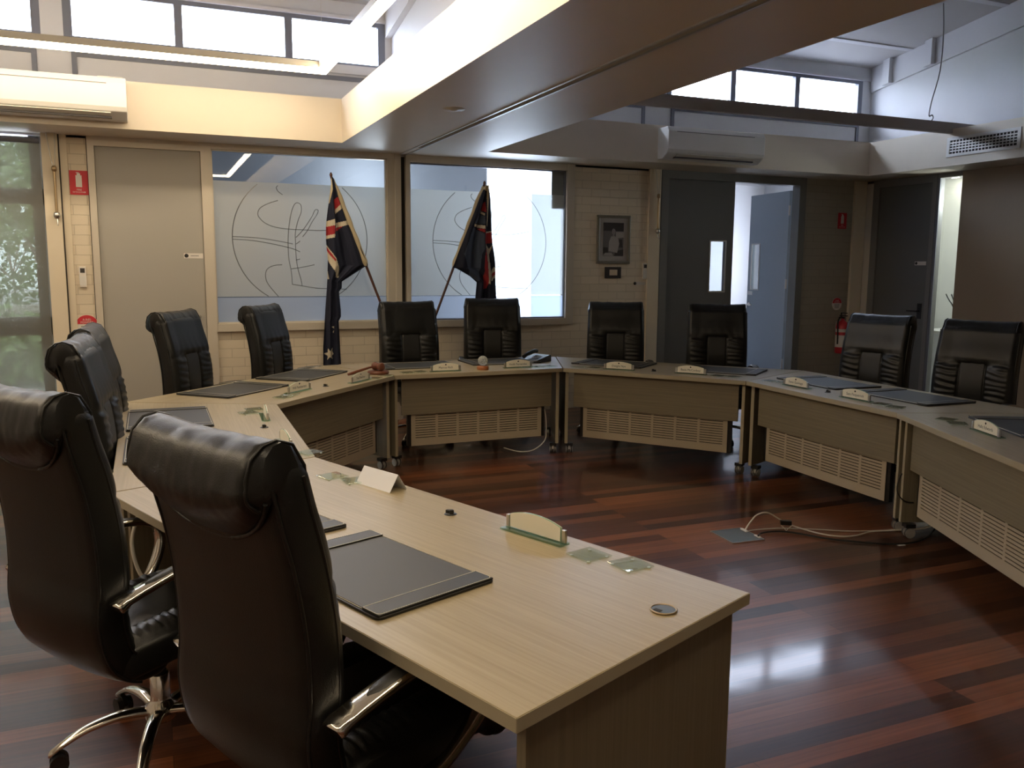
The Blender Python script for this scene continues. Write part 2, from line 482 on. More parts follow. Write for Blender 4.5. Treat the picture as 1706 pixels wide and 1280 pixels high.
# bulkheads: soffit strips round each bay with fascias
AX, CX, RX, FY = 1.65, 3.05, 7.86, 7.84
TR0, TR1 = 2.335, 2.385
ZT = 3.03
mb = MB()
mb.box(XL, XR, FY, YB, ZS, ZT)                 # along the back wall
mb.box(AX, TR0, YF, FY, ZS, ZT)                # middle, left of the track
mb.box(TR1, CX, YF, FY, ZS, ZT)
mb.box(TR0, TR1, YF, FY, ZS+.03, ZT)
mb.box(RX, XR, YF, FY, ZS, ZT)                 # along the right wall
mb.box(XL, XL+.55, YF, FY, ZS, ZT)
mb.box(XL+.55, AX, YF, YF+1.0, ZS, ZT); mb.box(CX, RX, YF, YF+1.0, ZS, ZT)
struct(mb.build('trim_6', M['soffit']), 'dropped taupe bulkhead around both ceiling bays')
mb = MB()
mb.box(TR0-.016, TR0, YF, YB-.012, ZS-.008, ZS+.001); mb.box(TR1, TR1+.016, YF, YB-.012, ZS-.008, ZS+.001)
struct(mb.build('trim_7', M['alu']), 'aluminium operable wall track under the bulkhead')
struct(MB().box(TR0, TR1, YF, FY, ZS+.022, ZS+.03).build('trim_8', M['darkline']), 'dark slot of the ceiling track')

# posts on the back wall
mb = MB()
mb.box(-.79, -.665, YB-.05, YB+.11, 0, ZS); mb.box(-.655, -.60, YB-.012, YB+.11, 0, ZS)
mb.box(5.20, 5.35, YB-.03, YB+.11, 0, ZS); mb.box(8.20, 8.385, YB-.03, YB, 0, ZS)
struct(mb.build('trim_9', M['cream']), 'cream painted posts on the back wall')
mb = MB()
mb.box(-.665, -.655, YB-.02, YB+.1, 0, ZS); mb.box(-.452, -.447, YB-.002, YB+.1, 0, ZS)
struct(mb.build('trim_10', M['darkline']), 'dark joint beside the cream post')
# frames around door 1 and windows
mb = MB()
mb.box(-.445, -.39, YB-.03, YB+.1, 0, ZS); mb.box(.475, .565, YB-.03, YB+.1, 0, ZS); mb.box(-.39, .475, YB-.03, YB+.1, 2.57, ZS)
mb.box(.565, 2.20, YB-.03, YB+.1, 2.60, ZS); mb.box(.565, 2.20, YB-.045, YB+.1, .94, 1.01)
mb.box(2.20, 2.28, YB-.03, YB+.1, .94, ZS); mb.box(2.275, 2.335, YB-.04, YB+.1, 0, ZS)
mb.box(2.385, 2.43, YB-.04, YB+.1, 0, ZS)
mb.box(2.43, 4.20, YB-.03, YB+.1, 2.58, ZS); mb.box(2.43, 4.20, YB-.045, YB+.1, .94, 1.01); mb.box(4.17, 4.26, YB-.035, YB+.1, .94, ZS)
mb.box(-.40, .49, YB+.06, YB+.09, 0, 2.60)
struct(mb.build('trim_11', M['frame']), 'satin frames around the door and interior windows')
mb = MB()
mb.box(2.335, 2.385, YB+.02, YB+.1, 0, ZS)
struct(mb.build('trim_12', M['darkline']), 'dark channel between the two interior windows')

# door 1
def door_plate(root, x, y, z):
    p = MB().box(x, x+.165, y-.004, y, z, z+.045).build('name_strip', M['sign_white'], root)
    m_ = MB().lathe((x+.022, y-.0045, z+.023), [(0, 0), (.018, 0)], 16, axis='y').build('crest', M['black'], p)
    t_ = MB()
    for k in range(7): t_.box(x+.06+k*.010, x+.066+k*.010, y-.0052, y-.0041, z+.018, z+.028)
    t_.build('lettering', M['photo_mid'], p)
d1 = thing('door_1', 'grey flush door beside the fire sign', 'door', (0, 0, 0)); struct(d1); del d1['category']
MB().box(-.388, .473, YB+.0, YB+.04, .005, 2.569).build('door_leaf', M['door'], d1, bevel=.002)
door_plate(d1, .30, YB, 1.615)
hd = MB(); hd.lathe((.40, YB-.002, 1.08), [(0, 0), (.024, 0), (.026, -.008), (.02, -.012), (.012, -.05)], 20, axis='y'); hd.cyl((.40, YB-.05, 1.08), (.28, YB-.05, 1.08), .009)
hd.build('door_handle', M['steel'], d1)

# interior frosted windows 5 and 6
EM = [[(1.157,2.302),(1.141,2.282),(1.156,2.25),(1.198,2.218)],
[(1.153,2.164),(1.063,2.132),(.987,2.087),(.966,2.034),(.984,1.992),(1.038,1.946),(1.122,1.915),(1.236,1.9),(1.371,1.896),(1.587,1.895),(1.80,1.93)],
[(.733,1.82),(.959,1.811),(1.119,1.79),(1.28,1.761)],
[(.732,1.795),(.912,1.786),(1.099,1.756),(1.269,1.718),(1.346,1.687)],
[(1.265,1.377),(1.259,1.495),(1.238,1.641),(1.239,1.835),(1.263,2.01),(1.295,2.116),(1.329,2.148),(1.365,2.128),(1.366,2.061),(1.335,1.983),(1.308,1.875),(1.305,1.788),(1.308,1.642),(1.322,1.525),(1.349,1.417),(1.357,1.362)],
[(1.311,1.822),(1.381,1.897),(1.462,2.015),(1.497,2.084),(1.527,2.085),(1.516,2.046),(1.47,1.977),(1.419,1.888),(1.374,1.83)],
[(1.174,1.563),(1.092,1.553),(1.034,1.518),(1.018,1.455),(1.04,1.378),(1.131,1.262)],
[(1.265,1.377),(1.357,1.362),(1.475,1.342),(1.574,1.335),(1.791,1.328)],
[(1.309,1.759),(1.349,1.789)],[(1.305,1.608),(1.344,1.618)],[(1.259,1.524),(1.362,1.54),(1.48,1.565)]]
def ribbon(mb, pts, wd, y, n=5):
    P = smooth_path([(x, 0, z) for x, z in pts], n) if len(pts) > 2 else [Vector((x, 0, z)) for x, z in pts]
    v = []
    for k, p in enumerate(P):
        a = (P[min(k+1, len(P)-1)]-P[max(k-1, 0)]).normalized()
        nrm = Vector((-a.z, 0, a.x))
        v += [(p.x+nrm.x*wd/2, y, p.z+nrm.z*wd/2), (p.x-nrm.x*wd/2, y, p.z-nrm.z*wd/2)]
    mb.add(v, [(2*i, 2*i+1, 2*i+3, 2*i+2) for i in range(len(P)-1)])
def fwindow(idx, x0, x1, z0, z1, dx, label):
    root = struct(thing('window_%d' % idx, label, 'window', (0, 0, 0))); del root['category']
    fr = MB()
    for a, b, c_, d_ in ((x0-.02, x0+.012, z0, z1), (x1-.012, x1+.02, z0, z1), (x0, x1, z1-.012, z1+.02), (x0, x1, z0-.02, z0+.014)):
        fr.box(a, b, YB+.0, YB+.05, c_, d_)
    fr.build('window_frame', M['greyframe'] if idx == 6 else M['frame'], root)
    MB().box(x0, x1, YB+.026, YB+.032, z0, z1).build('pane', M['glass'], root)
    sheet = lambda za, zb_: MB().add([(x0+.002, YB+.0248, za), (x1-.002, YB+.0248, za), (x1-.002, YB+.0248, zb_), (x0+.002, YB+.0248, zb_)], [(0, 1, 2, 3)])
    sheet(1.262, 2.325).build('frosted_film', M['film'], root)
    sheet(z0, 1.252).build('lower_frosted_film', M['film_low'], root)
    e = MB(); y = YB+.0238
    cx, cz, r = 1.365+dx, 1.81, .635
    arc = []
    for k in range(141):
        a = 2*PI*k/140
        x, z = cx+r*math.cos(a), cz+r*math.sin(a)
        if 1.262 < z < 2.323: arc.append((k, x, z))
        else:
            if len(arc) > 1: ribbon(e, [(q[1], q[2]) for q in arc], .008, y, 1)
            arc = []
    if len(arc) > 1: ribbon(e, [(q[1], q[2]) for q in arc], .008, y, 1)
    for L_ in EM: ribbon(e, [(x+dx, z) for x, z in L_], .007, y)
    e.build('etched_emblem', M['etch'], root)
    return root
fwindow(5, .565, 2.20, 1.01, 2.60, 0, 'frosted interior window with etched round emblem behind the left flag')
w6 = fwindow(6, 2.43, 4.17, 1.01, 2.58, 1.95, 'bright frosted interior window behind the right flag')
MB().box(4.02, 4.165, YB+.040, YB+.046, 2.18, 2.57).build('grey_panel', M['door'], w6)

# room behind the frosted windows
ld = bpy.data.lights.new('rear_room_fill', 'POINT'); ld.energy = 16; ld.color = (.86, .93, 1.0); ld.shadow_soft_size = .25  # added fill light, brightens the frosted film from behind
lo = bpy.data.objects.new('rear_room_fill', ld); lo.location = (2.4, 9.5, 2.5); C.objects.link(lo)
mb = MB()
bx0, bx1, by0, by1 = .50, 5.25, YB+.12, 10.1
mb.box(bx0-.1, bx0, by0, by1, 0, 2.9); mb.box(bx1, bx1+.1, by0, by1+1.6, 0, 2.9)
WX0, WX1 = 3.92, 5.12
mb.box(bx0, WX0, by1, by1+.1, 0, 2.9); mb.box(WX1, bx1, by1, by1+.1, 0, 2.9); mb.box(WX0, WX1, by1, by1+.1, 0, .5); mb.box(WX0, WX1, by1, by1+.1, 2.84, 2.9)
struct(mb.build('wall_rear_room', M['rear_wall']), 'walls of the room seen through the frosted windows')
struct(MB().box(bx0-.1, bx1+.1, by0, by1+.1, 2.9, 3.0).build('ceiling_rear_room', M['ceiling']), 'ceiling of the room behind the frosted windows')
struct(MB().box(bx0-.1, 9.6, by0, by1+1.7, -.1, 0).build('floor_rear_room', M['carpet']), 'carpet of the rooms behind')
# corridor behind the double door
mb = MB()
mb.box(5.35, 9.5, 11.6, 11.7, 0, 2.9)
mb.box(9.4, 9.5, YB+.12, 9.4, 0, 2.9); mb.box(9.4, 9.5, 10.8, 11.6, 0, 2.9); mb.box(9.4, 9.5, 9.4, 10.8, 0, 1.0); mb.box(9.4, 9.5, 9.4, 10.8, 2.3, 2.9)  # side wall opening added to let skylight into the corridor
struct(mb.build('wall_corridor', M['upperwall']), 'pale corridor walls beyond the open door')
struct(MB().box(5.35, 9.5, YB+.12, 11.7, 2.9, 3.0).build('ceiling_corridor', M['ceiling']), 'corridor ceiling')

# double door in the right bay
mb = MB()
mb.box(5.36, 5.455, YB-.03, YB+.1, 0, ZS); mb.box(7.32, 7.42, YB-.03, YB+.1, 0, ZS); mb.box(5.455, 7.32, YB-.03, YB+.1, 2.56, ZS)
struct(mb.build('trim_13', mat('dark_door_frame', (.20, .20, .19), .4)), 'grey frame around the double doors')
def vision_leaf(name, label, w_, h, wx0, wx1, wz0, wz1, m_, loc, rz, hinges=False):
    root = struct(thing(name, label, 'door', loc, rz)); del root['category']
    mb = MB()
    mb.box(0, wx0, 0, .04, 0, h); mb.box(wx1, w_, 0, .04, 0, h); mb.box(wx0, wx1, 0, .04, 0, wz0); mb.box(wx0, wx1, 0, .04, wz1, h)
    mb.build('door_leaf', m_, root)
    fr = MB()
    for y0, y1 in ((-.006, .0), (.04, .046)):
        fr.box(wx0-.015, wx0, y0, y1, wz0-.015, wz1+.015); fr.box(wx1, wx1+.015, y0, y1, wz0-.015, wz1+.015)
        fr.box(wx0, wx1, y0, y1, wz0-.015, wz0); fr.box(wx0, wx1, y0, y1, wz1, wz1+.015)
    fr.build('vision_panel_frame', M['alu'], root)
    MB().box(wx0, wx1, .018, .022, wz0, wz1).build('vision_panel', M['glass'], root)
    return root
vision_leaf('door_2', 'closed dark grey door leaf with narrow vision panel', .94, 2.549, .62, .83, 1.28, 1.86, M['door_dark'], (5.46, YB+.02, .01), 0)
d3 = vision_leaf('door_3', 'open blue-grey door leaf with narrow vision panel swung into the corridor', .88, 2.50, .08, .26, 1.28, 1.86, M['door_blue'], (7.41, YB+1.00, .01), math.radians(-97))
hd = MB(); hd.lathe((.06, -.001, 1.07), [(0, 0), (.026, 0), (.026, -.006), (.012, -.01), (.011, -.05)], 20, axis='y'); hd.cyl((.06, -.05, 1.07), (.19, -.05, 1.07), .010)
hd.build('door_handle', M['steel'], d3)
MB().box(.02, .13, -.004, 0, 1.20, 1.25).build('door_sign', M['white'], d3)
for z in (.3, 1.3, 2.2): MB().cyl((.885, .0, z), (.885, .0, z+.12), .012).build('hinge', M['steel'], d3)

# right wall door, slit window, panel
d4 = struct(thing('door_4', 'dark grey door on the right wall', 'door')); del d4['category']
MB().box(XR+.0, XR+.04, 7.38, 8.16, .01, 2.56).build('door_leaf', M['door_dark'], d4)
hd = MB(); hd.cyl((XR-.05, 7.46, 1.07), (XR-.05, 7.60, 1.07), .009); hd.cyl((XR+.001, 7.46, 1.07), (XR-.05, 7.46, 1.07), .011); hd.box(XR-.006, XR, 7.43, 7.49, .98, 1.16)
hd.build('door_handle', M['black'], d4)
p_ = MB().box(XR-.004, XR, 7.41, 7.57, 1.61, 1.655).build('name_strip', M['sign_white'], d4)
MB().lathe((XR-.0045, 7.548, 1.633), [(0, 0), (.017, 0)], 16, axis='x').build('crest', M['black'], p_)
mb = MB()
mb.box(XR-.02, XR+.1, 8.16, 8.26, 0, ZS); mb.box(XR-.02, XR+.1, 7.32, 7.38, 0, ZS); mb.box(XR-.02, XR+.1, 7.38, 8.16, 2.56, ZS); mb.box(XR-.01, XR+.1, 6.9, 7.32, 2.6, ZS)
struct(mb.build('trim_14', mat('grey_door_surround', (.22, .215, .20), .4)), 'grey frame around the right wall door and slit window')
w7 = struct(thing('window_7', 'narrow lit window beside the right wall door', 'window')); del w7['category']
MB().box(XR+.04, XR+.046, 6.98, 7.32, .12, 2.6).build('pane', M['glass'], w7)
MB().box(XR-.012, XR+.0, 7.285, 7.32, .05, 2.6).build('window_frame', M['greyframe'], w7)
# office behind slit
mb = MB(); mb.box(9.6, 9.7, 5.0, 8.3, 0, 2.9); mb.box(XR+.13, 9.7, 8.28, 8.38, 0, 2.9); mb.box(XR+.13, 9.7, 4.9, 5.0, 0, 2.9)
struct(mb.build('wall_office', mat('office_wall', (.62, .62, .57), .7)), 'office wall beyond the slit window')
struct(MB().box(XR+.13, 9.7, 4.9, 8.38, 2.72, 2.8).build('ceiling_office', M['ceiling']), 'office ceiling')
struct(MB().box(XR+.13, 9.7, 4.9, 8.38, -.1, 0).build('floor_office', M['carpet']), 'office carpet')
dl = MB().lathe((9.40, 7.96, 2.715), [(0, -.004), (.05, -.004), (.06, 0)], 24).build('office_downlight', emis('downlight_lens', (1, .93, .78), 30))
tag(dl, 'small round downlight glowing in the office ceiling beyond the slit window', 'ceiling light')
ld = bpy.data.lights.new('office_lamp', 'POINT'); ld.energy = 26; ld.color = (.97, 1, .95); ld.shadow_soft_size = .12
lo = bpy.data.objects.new('office_lamp', ld); lo.location = (9.0, 7.0, 2.4); C.objects.link(lo)
# twiggy plant on a cabinet in the office
t = thing('potted_plant', 'bare twiggy plant on a white cabinet seen through the slit window', 'plant', (9.2, 7.55, .80))
MB().lathe((0, 0, 0), [(0, 0), (.05, 0), (.075, .12), (.068, .12), (.05, .06)], 20).build('pot', M['white'], t)
tw = MB()
rr = random.Random(8)
for k in range(12):
    a = rr.uniform(0, 6.28); h = rr.uniform(.2, .6); s_ = rr.uniform(.03, .14)
    pts = [(0, 0, .08)]
    for j in range(1, 6): pts.append((math.cos(a+j*.35)*s_*j/3, math.sin(a+j*.35)*s_*j/3, .08+h*j/6+rr.uniform(-.02, .02)))
    tw.tube(smooth_path(pts, 3), .0075, 5)
tw.build('twigs', mat('dark_twig', (.05, .045, .035), .7), t)
cb = thing('low_cabinet', 'low white cabinet in the office beyond the slit window', 'cabinet', (9.3, 7.6, 0))
MB().box(-.22, .22, -.55, .5, 0, .80).build('body', M['white'], cb, bevel=.004)
MB().box(-.235, .235, -.57, .52, .76, .7999).build('top', M['offwhite'], cb, bevel=.003)
# taupe panelling
mb = MB(); mb.box(XR-.03, XR-.001, YF, 6.98, 1.155, ZS-.001); mb.box(XR-.03, XR-.001, YF, 6.98, 0, 1.14)
mb.box(XR-.022, XR-.001, YF, 6.98, 1.14, 1.155)
struct(mb.build('trim_15', M['panel']), 'taupe panelling on the right wall with a horizontal joint')
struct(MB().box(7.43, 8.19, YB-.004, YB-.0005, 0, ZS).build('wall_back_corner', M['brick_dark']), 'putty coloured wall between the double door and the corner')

# outdoor glazing at far left (window 8) with mesh blind
w8 = struct(thing('window_8', 'tall glazed opening behind a mesh blind at far left', 'window')); del w8['category']
fr = MB()
fr.box(-3.2, -.79, YB+.03, YB+.09, .0, .10); fr.box(-3.2, -.79, YB+.03, YB+.09, 2.06, 2.19); fr.box(-3.2, -.79, YB+.03, YB+.09, .94, 1.10)
fr.box(-.89, -.79, YB+.03, YB+.09, 0, ZS); fr.box(-1.98, -1.88, YB+.03, YB+.09, 0, ZS); fr.box(-3.2, -3.1, YB+.03, YB+.09, 0, ZS)
fr.build('window_frame', mat('grey_aluminium_frame', (.24, .235, .215), .5), w8)
for xa, xb in ((-3.1, -1.98), (-1.88, -.89)):
    for za, zb_ in ((.10, .94), (1.10, 2.06), (2.19, ZS)):
        MB().box(xa, xb, YB+.055, YB+.061, za, zb_).build('pane', M['clear'], w8)
bl = thing('roller_blind', 'grey mesh roller blind over the tall window at far left', 'blind', (0, 0, 0))
MB().box(-3.15, -.80, YB-.045, YB-.043, .12, 2.56).build('fabric', M['blind'], bl)
MB().cyl((-3.15, YB-.035, 2.585), (-.80, YB-.035, 2.585), .026).build('roller', M['greyframe'], bl)
MB().box(-3.15, -.80, YB-.05, YB-.035, .10, .13).build('bottom_rail', M['alu'], bl)

# ------------------------------------------------------------------ outside (seen through the blind)
struct(MB().box(-40, .38, YB+.13, 60, -.25, -.05).build('ground', M['concrete']), 'paving outside')
struct(MB().box(-30, 12, 10.25, 10.3, -.2, -.1).build('ground_strip', M['concrete']))
gw = MB().box(-9, -.2, 14.2, 14.5, -.05, .95).build('garden_wall', M['garden_wall']); tag(gw, 'low pale garden wall outside the left window', 'garden wall')
def bush(name, label, cat, loc, r, h, mats, n=1500, trunk=False, group=None):
    t = thing(name, label, cat, loc, 0, group)
    mb = MB(); q = random.Random(int(loc[0]*100)+7)
    for k in range(n):
        while True:
            p = Vector((q.uniform(-1, 1), q.uniform(-1, 1), q.uniform(-1, 1)))
            if .3 < p.length < 1: break
        p += Vector(noise.noise_vector(p*2.5))*.35
        c_ = Vector((p.x*r, p.y*r, h + p.z*(r*.9 if trunk else h*.95)))
        if c_.z < .02: c_.z = .05
        a = Vector((q.uniform(-1, 1), q.uniform(-1, 1), q.uniform(-1, 1))).normalized(); b = a.orthogonal()
        s_ = q.uniform(.05, .11)
        mb.add([c_-a*s_, c_-b*s_*.5, c_+a*s_, c_+b*s_*.5], [(0, 1, 2, 3)])
    mb.build('foliage', mats, t)
    tr = MB()
    tr.tube(smooth_path([(0, 0, 0), (.05, 0, h*.4), (-.04, .03, h*.8), (0, 0, h)], 3), .07 if trunk else .03)
    for k in range(5):
        a = k*1.26
        tr.tube([(0, 0, h*.5), (math.cos(a)*r*.4, math.sin(a)*r*.4, h*(.85 if trunk else 1.0))], .02)
    tr.build('trunk', M['bark'], t)
bush('garden_shrub', 'low clipped shrub before the garden wall, nearest the window frame', 'shrub', (-1.75, 13.0, -.05), .6, .5, M['leaf_pale'], 1200)
bush('garden_shrub', 'low clipped shrub before the garden wall, further left', 'shrub', (-3.7, 12.95, -.05), .65, .5, M['leaf_pale'], 1200)
bush('garden_tree', 'leafy green tree behind the garden wall, right of the two', 'tree', (-1.7, 17.0, -.05), 1.3, 3.0, M['leaf_pale'], 2600, True)
bush('garden_tree', 'darker leafy tree behind the garden wall, left of the two', 'tree', (-5.4, 18.0, -.05), 1.6, 3.2, M['leaf'], 3000, True)
bush('tall_hedge', 'tall green hedge at the back of the garden', 'hedge', (-3.4, 26.5, -.05), 3.6, 2.4, M['leaf'], 4500)

# ------------------------------------------------------------------ suspended light fittings
lf = thing('pendant_strip_light', 'lit rectangular strip light suspended in the left ceiling bay', 'ceiling light', (0, 0, 3.1))
LX0, LX1, LY0, LY1 = -2.75, 1.37, .6, 7.22
hw = .033
b_, d_ = MB(), MB()
for x0, x1, y0, y1 in ((LX0-hw, LX1+hw, LY1-hw, LY1+hw), (LX0-hw, LX1+hw, LY0-hw, LY0+hw), (LX0-hw, LX0+hw, LY0+hw, LY1-hw), (LX1-hw, LX1+hw, LY0+hw, LY1-hw)):
    b_.box(x0, x1, y0, y1, .035, .085); d_.box(x0, x1, y0, y1, 0, .0348)
b_.build('housing', M['offwhite'], lf); d_.build('diffuser', M['led'], lf)
for x, y in ((LX0, LY0), (LX1, LY0), (LX0, LY1), (LX1, LY1), (LX1, 3.9)): MB().cyl((x, y, .08), (x, y, zceil(y)-3.11), .0015, n=6).build('suspension_wire', M['steel'], lf)
ub = thing('pendant_bar_light', 'unlit brown suspended light bar crossing the right ceiling bay', 'ceiling light', (0, 6.75, 2.985))
MB().box(2.57, XR-.013, -.03, .03, 0, .108).build('housing', mat('unlit_bronze_bar', (.46, .41, .36), .5), ub)
wr = MB(); wr.tube(smooth_path([(7.56, 0, .10), (7.60, 0, .135), (7.585, 0, .17), (7.54, 0, .16), (7.56, 0, .3), (7.65, 0, .62), (7.66, 0, 1.0), (7.63, 0, zceil(6.75)-2.985)], 4), .006, 6)
wr.build('suspension_wire', M['photo_mid'], ub)

# air conditioners
def make_ac(label, loc, group):
    t = thing('air_conditioner', label, 'air conditioner', loc, 0, group)
    # local: x along, y=0 at wall, -y towards room
    prof = [(0, .0), (-.10, .0), (-.19, .055), (-.205, .09), (-.205, .27), (-.18, .315), (0, .315)]
    MB().prism_x(prof[::-1], 0, 1.22).build('casing', M['white'], t, bevel=.006)
    g = MB(); g.box(.10, 1.08, -.2075, -.205, .262, .268); 
    g.build('panel_seam', M['photo_mid'], t)
    lv = MB()
    lv.add([(.12, -.112, .002), (1.10, -.112, .002), (1.10, -.186, .048), (.12, -.186, .048), (.12, -.116, -.004), (1.10, -.116, -.004), (1.10, -.190, .042), (.12, -.190, .042)],
           [(0, 1, 2, 3), (4, 7, 6, 5), (0, 4, 5, 1), (3, 2, 6, 7), (0, 3, 7, 4), (1, 5, 6, 2)])
    lv.build('louvre', M['offwhite'], t)
    gp = MB(); gp.box(.115, 1.105, -.16, -.11, .006, .02); gp.build('air_outlet', M['photo_dark'], t)
    st = MB().box(1.02, 1.20, -.19, -.1795, .3155, .319).build('top_clip', M['white'], t)
    return t
a1 = make_ac('white wall split air conditioner on the left bulkhead', (-1.32, FY, 2.70), 'wall split air conditioners')
a2 = copy_tree(a1); a2.location = (4.95, FY, 2.68); a2['label'] = 'white wall split air conditioner on the right bay bulkhead'

# vent grille
v = thing('air_vent', 'white rectangular air grille on the right bulkhead fascia', 'air vent', (RX, 6.35, 2.84))
f_ = MB(); f_.box(-.012, 0, -.42, -.385, -.10, .10); f_.box(-.012, 0, .385, .42, -.10, .10); f_.box(-.012, 0, -.385, .385, .07, .10); f_.box(-.012, 0, -.385, .385, -.10, -.07)
f_.build('frame', M['white'], v)
MB().box(-.002, -.0005, -.385, .385, -.07, .07).build('duct', M['darkline'], v)
f_ = MB()
for k in range(1, 5): f_.box(-.009, -.003, -.385, .385, -.07+k*.028-.005, -.07+k*.028+.005)
for k in range(1, 20): f_.box(-.012, -.006, -.385+k*.0385-.003, -.385+k*.0385+.003, -.07, .07)
f_.build('slats', M['alu'], v)
o = MB().lathe((2.02, 5.85, ZS), [(0, -.012), (.02, -.012), (.03, -.006), (.075, -.006), (.08, 0)], 28).build('ceiling_detector', M['offwhite'])
tag(o, 'small round detector disc under the middle bulkhead', 'detector')

# ------------------------------------------------------------------ wall objects
def fire_sign(label, loc, rx=1.0, group='fire extinguisher location signs'):
    t = thing('fire_sign', label, 'sign', loc, 0, group)
    MB().box(-.072, .072, -.004, 0, 0, .205).build('plate', M['red'], t)
    g = MB()
    y = -.0052
    g.box(-.024, .024, y, -.0041, .065, .165); g.box(-.013, .013, y, -.0041, .165, .182); g.box(-.02, .004, y, -.0041, .184, .19)
    g.build('extinguisher_symbol', M['sign_white'], t)
    g = MB(); tx = text_mesh('FIRE', .022); place_text(g, tx, 0, .042); tx = text_mesh('EXTINGUISHER', .015); place_text(g, tx, 0, .022)
    g.build('lettering', M['sign_white'], t)
    return t
_tcache = {}
def text_mesh(s, size):
    if (s, size) in _tcache: return _tcache[(s, size)]
    cu = bpy.data.curves.new('txt', 'FONT'); cu.body = s; cu.size = size; cu.align_x = 'CENTER'; cu.align_y = 'CENTER'; cu.resolution_u = 2
    ob = bpy.data.objects.new('txt', cu); C.objects.link(ob)
    dg = bpy.context.evaluated_depsgraph_get()
    me = bpy.data.meshes.new_from_object(ob.evaluated_get(dg))
    vs_ = [v_.co.copy() for v_ in me.vertices]; fs = [tuple(p.vertices) for p in me.polygons]
    bpy.data.objects.remove(ob); bpy.data.curves.remove(cu); bpy.data.meshes.remove(me)
    _tcache[(s, size)] = (vs_, fs)
    return vs_, fs
def place_text(mb, tx, x, z, y=-.0055):      # flat lettering facing -y
    mb.add([(v_.x+x, y, v_.y+z) for v_ in tx[0]], tx[1])
fire_sign('red fire extinguisher sign on the cream brick beside the grey door', (-.522, YB, 2.15))
fire_sign('red fire extinguisher sign in the dark corner above the extinguisher', (8.03, YB-.005, 2.06)).scale = (.95, 1, .95)

def abe_sign(label, loc):
    t = thing('extinguisher_type_sign', label, 'sign', loc, 0, 'round powder extinguisher signs')
    n = 40
    MB().prism_y([(.092*math.cos(2*PI*k/n), .092*math.sin(2*PI*k/n)) for k in range(n)], -.004, 0).build('plate', M['sign_white'], t)
    MB().prism_y([(.086*math.cos(PI*k/20), .012+.078*math.sin(PI*k/20)) for k in range(21)], -.0052, -.0041).build('red_band', M['red'], t)
    g = MB(); place_text(g, text_mesh('A.B(E)', .026), 0, .050, -.006); place_text(g, text_mesh('POWDER', .024), 0, .026, -.006)
    g.build('lettering', M['sign_white'], t)
    g = MB()
    for k in range(4): g.box(-.05+k*.004, .05-k*.004, -.0052, -.0041, -.012-k*.016, -.006-k*.016)
    g.build('small_print', M['photo_mid'], t)
    return t
abe_sign('round red and white powder extinguisher sign behind the left chairs', (-.525, YB, 1.02))
abe_sign('round red and white powder extinguisher sign in the dark corner', (8.02, YB-.005, 1.12)).scale = (.85, 1, .85)

def remote(label, loc):
    t = thing('remote_control', label, 'remote control', loc, 0, 'air conditioner remote controls')
    MB().box(-.027, .027, -.022, 0, 0, .18).build('body', M['sign_white'], t, bevel=.004)
    MB().box(-.018, .018, -.0235, -.022, .125, .165).build('display', M['photo_dark'], t)
    MB().box(-.027, .027, -.0245, -.022, .015, .095).build('flap', M['white'], t, bevel=.001)
remote('cream remote control in a holder on the brick beside the grey door', (-.535, YB, 1.355))
remote('cream remote control in a holder right of the framed photograph', (5.175, YB-.0, 1.43))
t = thing('name_sign', 'small white name strip with a black crest under the right remote control', 'sign', (5.06, YB, 1.365))
MB().box(.0, .135, -.004, 0, 0, .034).build('plate', M['offwhite'], t)
MB().lathe((-.004, -.005, .017), [(0, 0), (.017, 0), (.018, .004)], 16, axis='y').build('crest', M['black'], t)

# flagpole-like cord hooks / winder rods beside posts
def winder(label, x, y, zt, zb_, group='window winder rods'):
    t = thing('window_winder', label, 'window winder', (x, y, zt), 0, group)
    g = MB(); L_ = zt-zb_
    g.tube([(-.045, 0, 0), (-.02, 0, -.2), (-.004, 0, -.28)], .0045, 6); g.tube([(.02, 0, 0), (.012, 0, -.2), (.004, 0, -.28)], .0045, 6)
    g.build('cord', M['offwhite'], t)
    g = MB(); g.cyl((0, 0, -.27), (0, 0, -L_*.86), .011, n=12); g.lathe((0, 0, -.29), [(.010, .02), (.019, .01), (.019, -.02), (.010, -.03)], 14)
    g.build('rod', M['brass'], t)
    g = MB(); g.lathe((0, -.0, -L_*.88), [(0, .03), (.024, .015), (.028, -.01), (.02, -.03), (0, -.04)], 16); g.tube([(0, 0, -L_*.9), (.004, -.012, -L_*.96), (.006, -.03, -L_)], .006, 8)
    g.build('crank_handle', M['steel'], t)
winder('brass winder rod with cords on the cream post at far left', -.70, YB-.075, ZS, 1.88)
winder('brass winder rod with cords on the post beside the double door', 5.30, YB-.06, ZS, 1.88)

# framed photograph and plaque
t = thing('framed_photograph', 'black and white portrait photograph in a silver frame on the brick wall', 'picture', (4.76, YB, 1.60))
g = MB(); g.box(-.21, .21, -.028, 0, 0, .03); g.box(-.21, .21, -.028, 0, .50, .53); g.box(-.21, -.18, -.028, 0, .03, .50); g.box(.18, .21, -.028, 0, .03, .50)
g.build('frame', M['picture_frame'], t, bevel=.004)
MB().box(-.18, .18, -.010, -.001, .03, .50).build('mount', M['photo_light'], t)
ph = MB().box(-.128, .128, -.012, -.0101, .085, .45).build('print', M['photo_mid'], t)
g = MB()
def ell(cx, cz, rx, rz, y=-.0125, n=24):
    return [(cx+rx*math.cos(2*PI*k/n), cz+rz*math.sin(2*PI*k/n)) for k in range(n)]
g.prism_y([(-.128, .36), (.128, .36), (.128, .45), (-.128, .45)], -.0124, -.0121); g.prism_y([(-.128, .11), (-.06, .12), (-.07, .18), (-.128, .18)], -.0124, -.0121)
